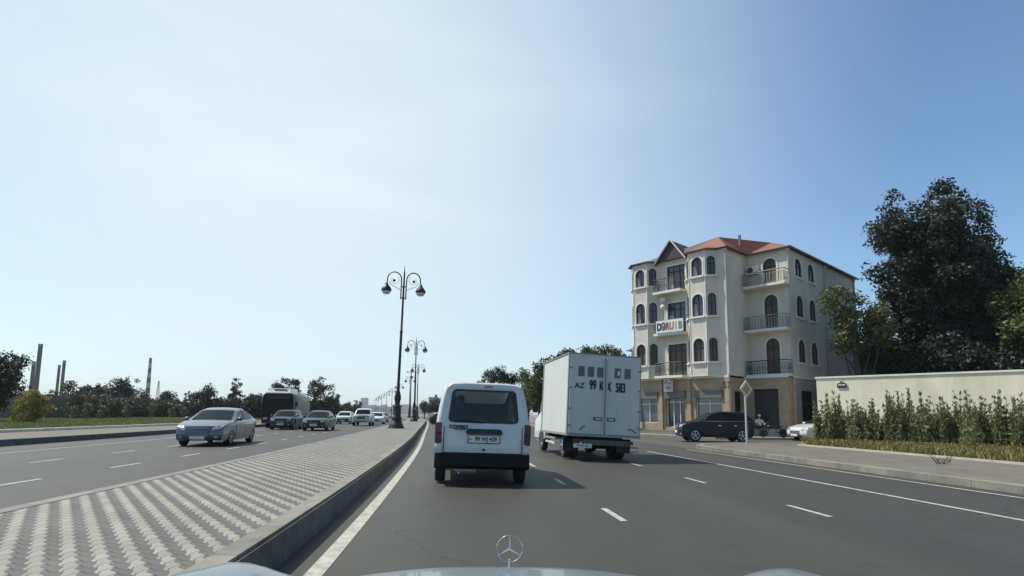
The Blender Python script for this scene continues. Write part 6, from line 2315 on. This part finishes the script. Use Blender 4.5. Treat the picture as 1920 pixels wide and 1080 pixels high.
for sx, sy in ((-1, -1), (1, -1), (1, 1), (-1, 1)):
    mb.tube([(sx * 1.3, sy * 1.3, 0), (sx * 0.25, sy * 0.25, 20)], 0.1, 5)
for k in range(9):
    z0, z1 = k * 2.2, (k + 1) * 2.2
    a0, a1 = lerp(1.3, 0.25, z0 / 20), lerp(1.3, 0.25, z1 / 20)
    mb.tube([(-a0, -a0, z0), (a1, -a1, z1)], 0.07, 4)
    mb.tube([(a0, -a0, z0), (-a1, -a1, z1)], 0.07, 4)
mb.build("frame", m_chim, c)
# hazy city far up the road
m_city = [mat("city_%s" % n_, c_, 0.9, var=0.15, scale=0.05) for n_, c_ in (("pale", (0.36, 0.35, 0.34)), ("grey", (0.22, 0.22, 0.23)), ("sand", (0.30, 0.26, 0.21)))]
m_citywin = mat("city_window", (0.05, 0.055, 0.06), 0.3)
g_ = np.random.default_rng(9)
city = [(686, 1150, 32, 15), (678, 1250, 22, 12), (700, 1300, 20, 22), (712, 1180, 16, 18), (723, 1350, 22, 14), (733, 1100, 14, 20), (744, 1300, 22, 16), (754, 1200, 20, 14), (765, 1400, 24, 18), (776, 1150, 15, 20), (788, 1250, 18, 22), (694, 900, 11, 16), (706, 820, 9, 18), (720, 860, 9, 20), (738, 780, 8, 14), (815, 330, 11.5, 6), (484, 900, 28, 9), (655, 1300, 22, 14), (800, 1350, 20, 20)]
for k, (px, y, h, w_) in enumerate(city):
    if y > 700:
        y, h, w_ = y * 1.8, h * 1.8, w_ * 1.8
    c = thing("distant_building", "tall hazy tower block farthest left of the city beyond the road's end" if k == 0 else ("pale flat-roofed block over the trees left of the van" if k == 15 else ("lone hazy block left of the bus" if k == 16 else "hazy distant city block low on the horizon at the end of the road")), "building", ((px - 960) / 1050 * y, y, -1), g_.uniform(-0.3, 0.3), "hazy city blocks on the horizon")
    MB().box((0, 0, h / 2), (w_, w_ * 0.8, h)).build("wall", m_city[k % 3], c, 0)
    rf = MB().box((0, 0, h + 0.3), (w_ * 1.03, w_ * 0.84, 0.6)).box((w_ * 0.2, 0, h + 1.4), (w_ * 0.25, w_ * 0.25, 1.6)).build("roof", m_city[(k + 1) % 3], c, 0)
    wn = MB()
    nf = max(2, int(h / 3.2))
    nc = max(2, int(w_ / 3))
    for i in range(nf):
        for j in range(nc):
            wn.box((-w_ / 2 + (j + 0.5) * w_ / nc, -w_ * 0.4 - 0.05, (i + 0.55) * h / nf), (w_ / nc * 0.5, 0.12, h / nf * 0.5))
    wn.build("windows", m_citywin, c, 0)
# low hills closing the view
hl = MB()
pts = []
for k in range(61):
    x = -1500 + 50 * k
    pts.append((x, 16 + 10 * math.sin(k * 0.33) + 6 * math.sin(k * 0.9 + 1) + (8 if x < -200 else 0)))
vs = [(x * 1.6, 2500, -2) for x, h in pts] + [(x * 1.6, 2750, h) for x, h in pts] + [(x * 1.6, 3300, -2) for x, h in pts]
n = len(pts)
hl.add(vs, [(j * n + i, j * n + i + 1, (j + 1) * n + i + 1, (j + 1) * n + i) for j in range(2) for i in range(n - 1)])
tag(hl.build("hills", mat("hill_scrub", (0.17, 0.155, 0.12), 0.95, var=0.3, scale=0.01), smooth=60), kind="structure")

# ------------------------------------------------------------------ person and motorbike by the shuttered shop
mb_loc = Vector((16.6, 33.6, 0.12))
lg_ = thing("ledge", "low grey stone ledge below the shuttered shop front", "ledge", (0, 0, 0))
w = Matrix.Translation(BK) @ Matrix.Rotation(b_rot, 4, 'Z')
pz = [w @ Vector(p_) for p_ in ((-2.6, -1.35, 0), (-0.1, -1.35, 0), (-0.1, -0.92, 0), (-2.6, -0.92, 0))]
MB().prism([(p_.x, p_.y) for p_ in pz], 0.1, 0.55).build("block", m_stucco_g, lg_, 0)
MB().prism([(w @ Vector(p_)).to_2d()[:] for p_ in ((-2.64, -1.40, 0), (-0.06, -1.40, 0), (-0.06, -0.92, 0), (-2.64, -0.92, 0))], 0.553, 0.61).build("top", m_kerb, lg_, 0)
seat_pt = w @ Vector((-1.75, -1.22, 0))
m_wshirt = mat("white_shirt", (0.68, 0.67, 0.63), 0.9)
J, E_, Rr = body_seated()
pr = person_body("person", "person in a white cap and white shirt sitting on the ledge by the shutter", J, E_, Rr, (seat_pt.x, seat_pt.y, 0.70), b_rot + math.pi + R(40), m_skin)
# clothes follow the body: shirt over the torso, dark trousers over the legs
sh = MB().tube([(0, 0.0, -0.06), (0, -0.02, 0.1), (0, -0.03, 0.25), (0, -0.04, 0.40), (0, -0.03, 0.50)], [0.165, 0.158, 0.165, 0.19, 0.085], 14)
for s in (-1, 1):
    sh.tube([(s * 0.14, -0.03, 0.44), (s * 0.215, 0.0, 0.36), (s * 0.235, 0.04, 0.25)], [0.085, 0.075, 0.07], 10)
sh.build("shirt", m_wshirt, pr)
tr = MB()
for s in (-1, 1):
    tr.tube([(s * 0.09, 0.0, -0.02), (s * 0.11, 0.24, 0.0), (s * 0.12, 0.45, 0.02), (s * 0.12, 0.49, -0.15), (s * 0.12, 0.51, -0.40)], [0.12, 0.10, 0.085, 0.07, 0.062], 10)
tr.build("trousers", m_shirt_d, pr)
MB().ball((0, 0.0, 0.735), (0.10, 0.115, 0.085), 12).prism([(-0.08, 0.05), (0.08, 0.05), (0.06, 0.19), (-0.06, 0.19)], 0.70, 0.715).build("cap", m_wshirt, pr)
bk = thing("motorbike", "dark parked motorbike beside the seated person", "motorbike", (15.75, 34.0, 0.12), R(60))
bk.scale = (0.9, 0.9, 0.9)
for y_ in (-0.62, 0.62):
    wheel("wheel", 0.29, 0.1, bk, (0, y_, 0.29), 8, 1, m_steel)
MB().tube([(0, 0.62, 0.29), (0, 0.42, 0.75), (0, 0.36, 0.95)], 0.03, 6).tube([(0, 0.40, 0.72), (0, 0.05, 0.35), (0, -0.3, 0.35), (0, -0.62, 0.29)], 0.035, 6).tube([(0, -0.62, 0.29), (0, -0.4, 0.68)], 0.025, 6).build("frame", m_black, bk)
MB().ball((0, 0.14, 0.72), (0.13, 0.27, 0.12), 12).build("fuel_tank", p_black, bk)
MB().box((0, -0.30, 0.72), (0.24, 0.62, 0.09)).build("seat", m_black, bk, bevel=0.03)
MB().box((0, 0.0, 0.42), (0.26, 0.36, 0.28)).build("engine", m_galv, bk, bevel=0.04)
MB().tube([(-0.33, 0.26, 1.0), (0, 0.36, 0.96), (0.33, 0.26, 1.0)], 0.015, 6).build("handlebar", m_galv, bk)
MB().ball((0, 0.47, 0.86), (0.09, 0.07, 0.09), 10).build("headlight", m_lampg, bk)

# ------------------------------------------------------------------ the hot hazy air
hz_ = MB().box((0, 1600, 29), (5200, 4000, 62))
m = bpy.data.materials.new("haze_air")
m.use_nodes = True
t = m.node_tree
t.nodes.remove(t.nodes["Principled BSDF"])
pv = t.nodes.new("ShaderNodeVolumePrincipled")
pv.inputs["Color"].default_value = (0.86, 0.90, 0.95, 1)
pv.inputs["Density"].default_value = 0.0002
pv.inputs["Anisotropy"].default_value = 0.2
t.links.new(pv.outputs[0], t.nodes["Material Output"].inputs["Volume"])
tag(hz_.build("haze", m, smooth=0), kind="stuff")
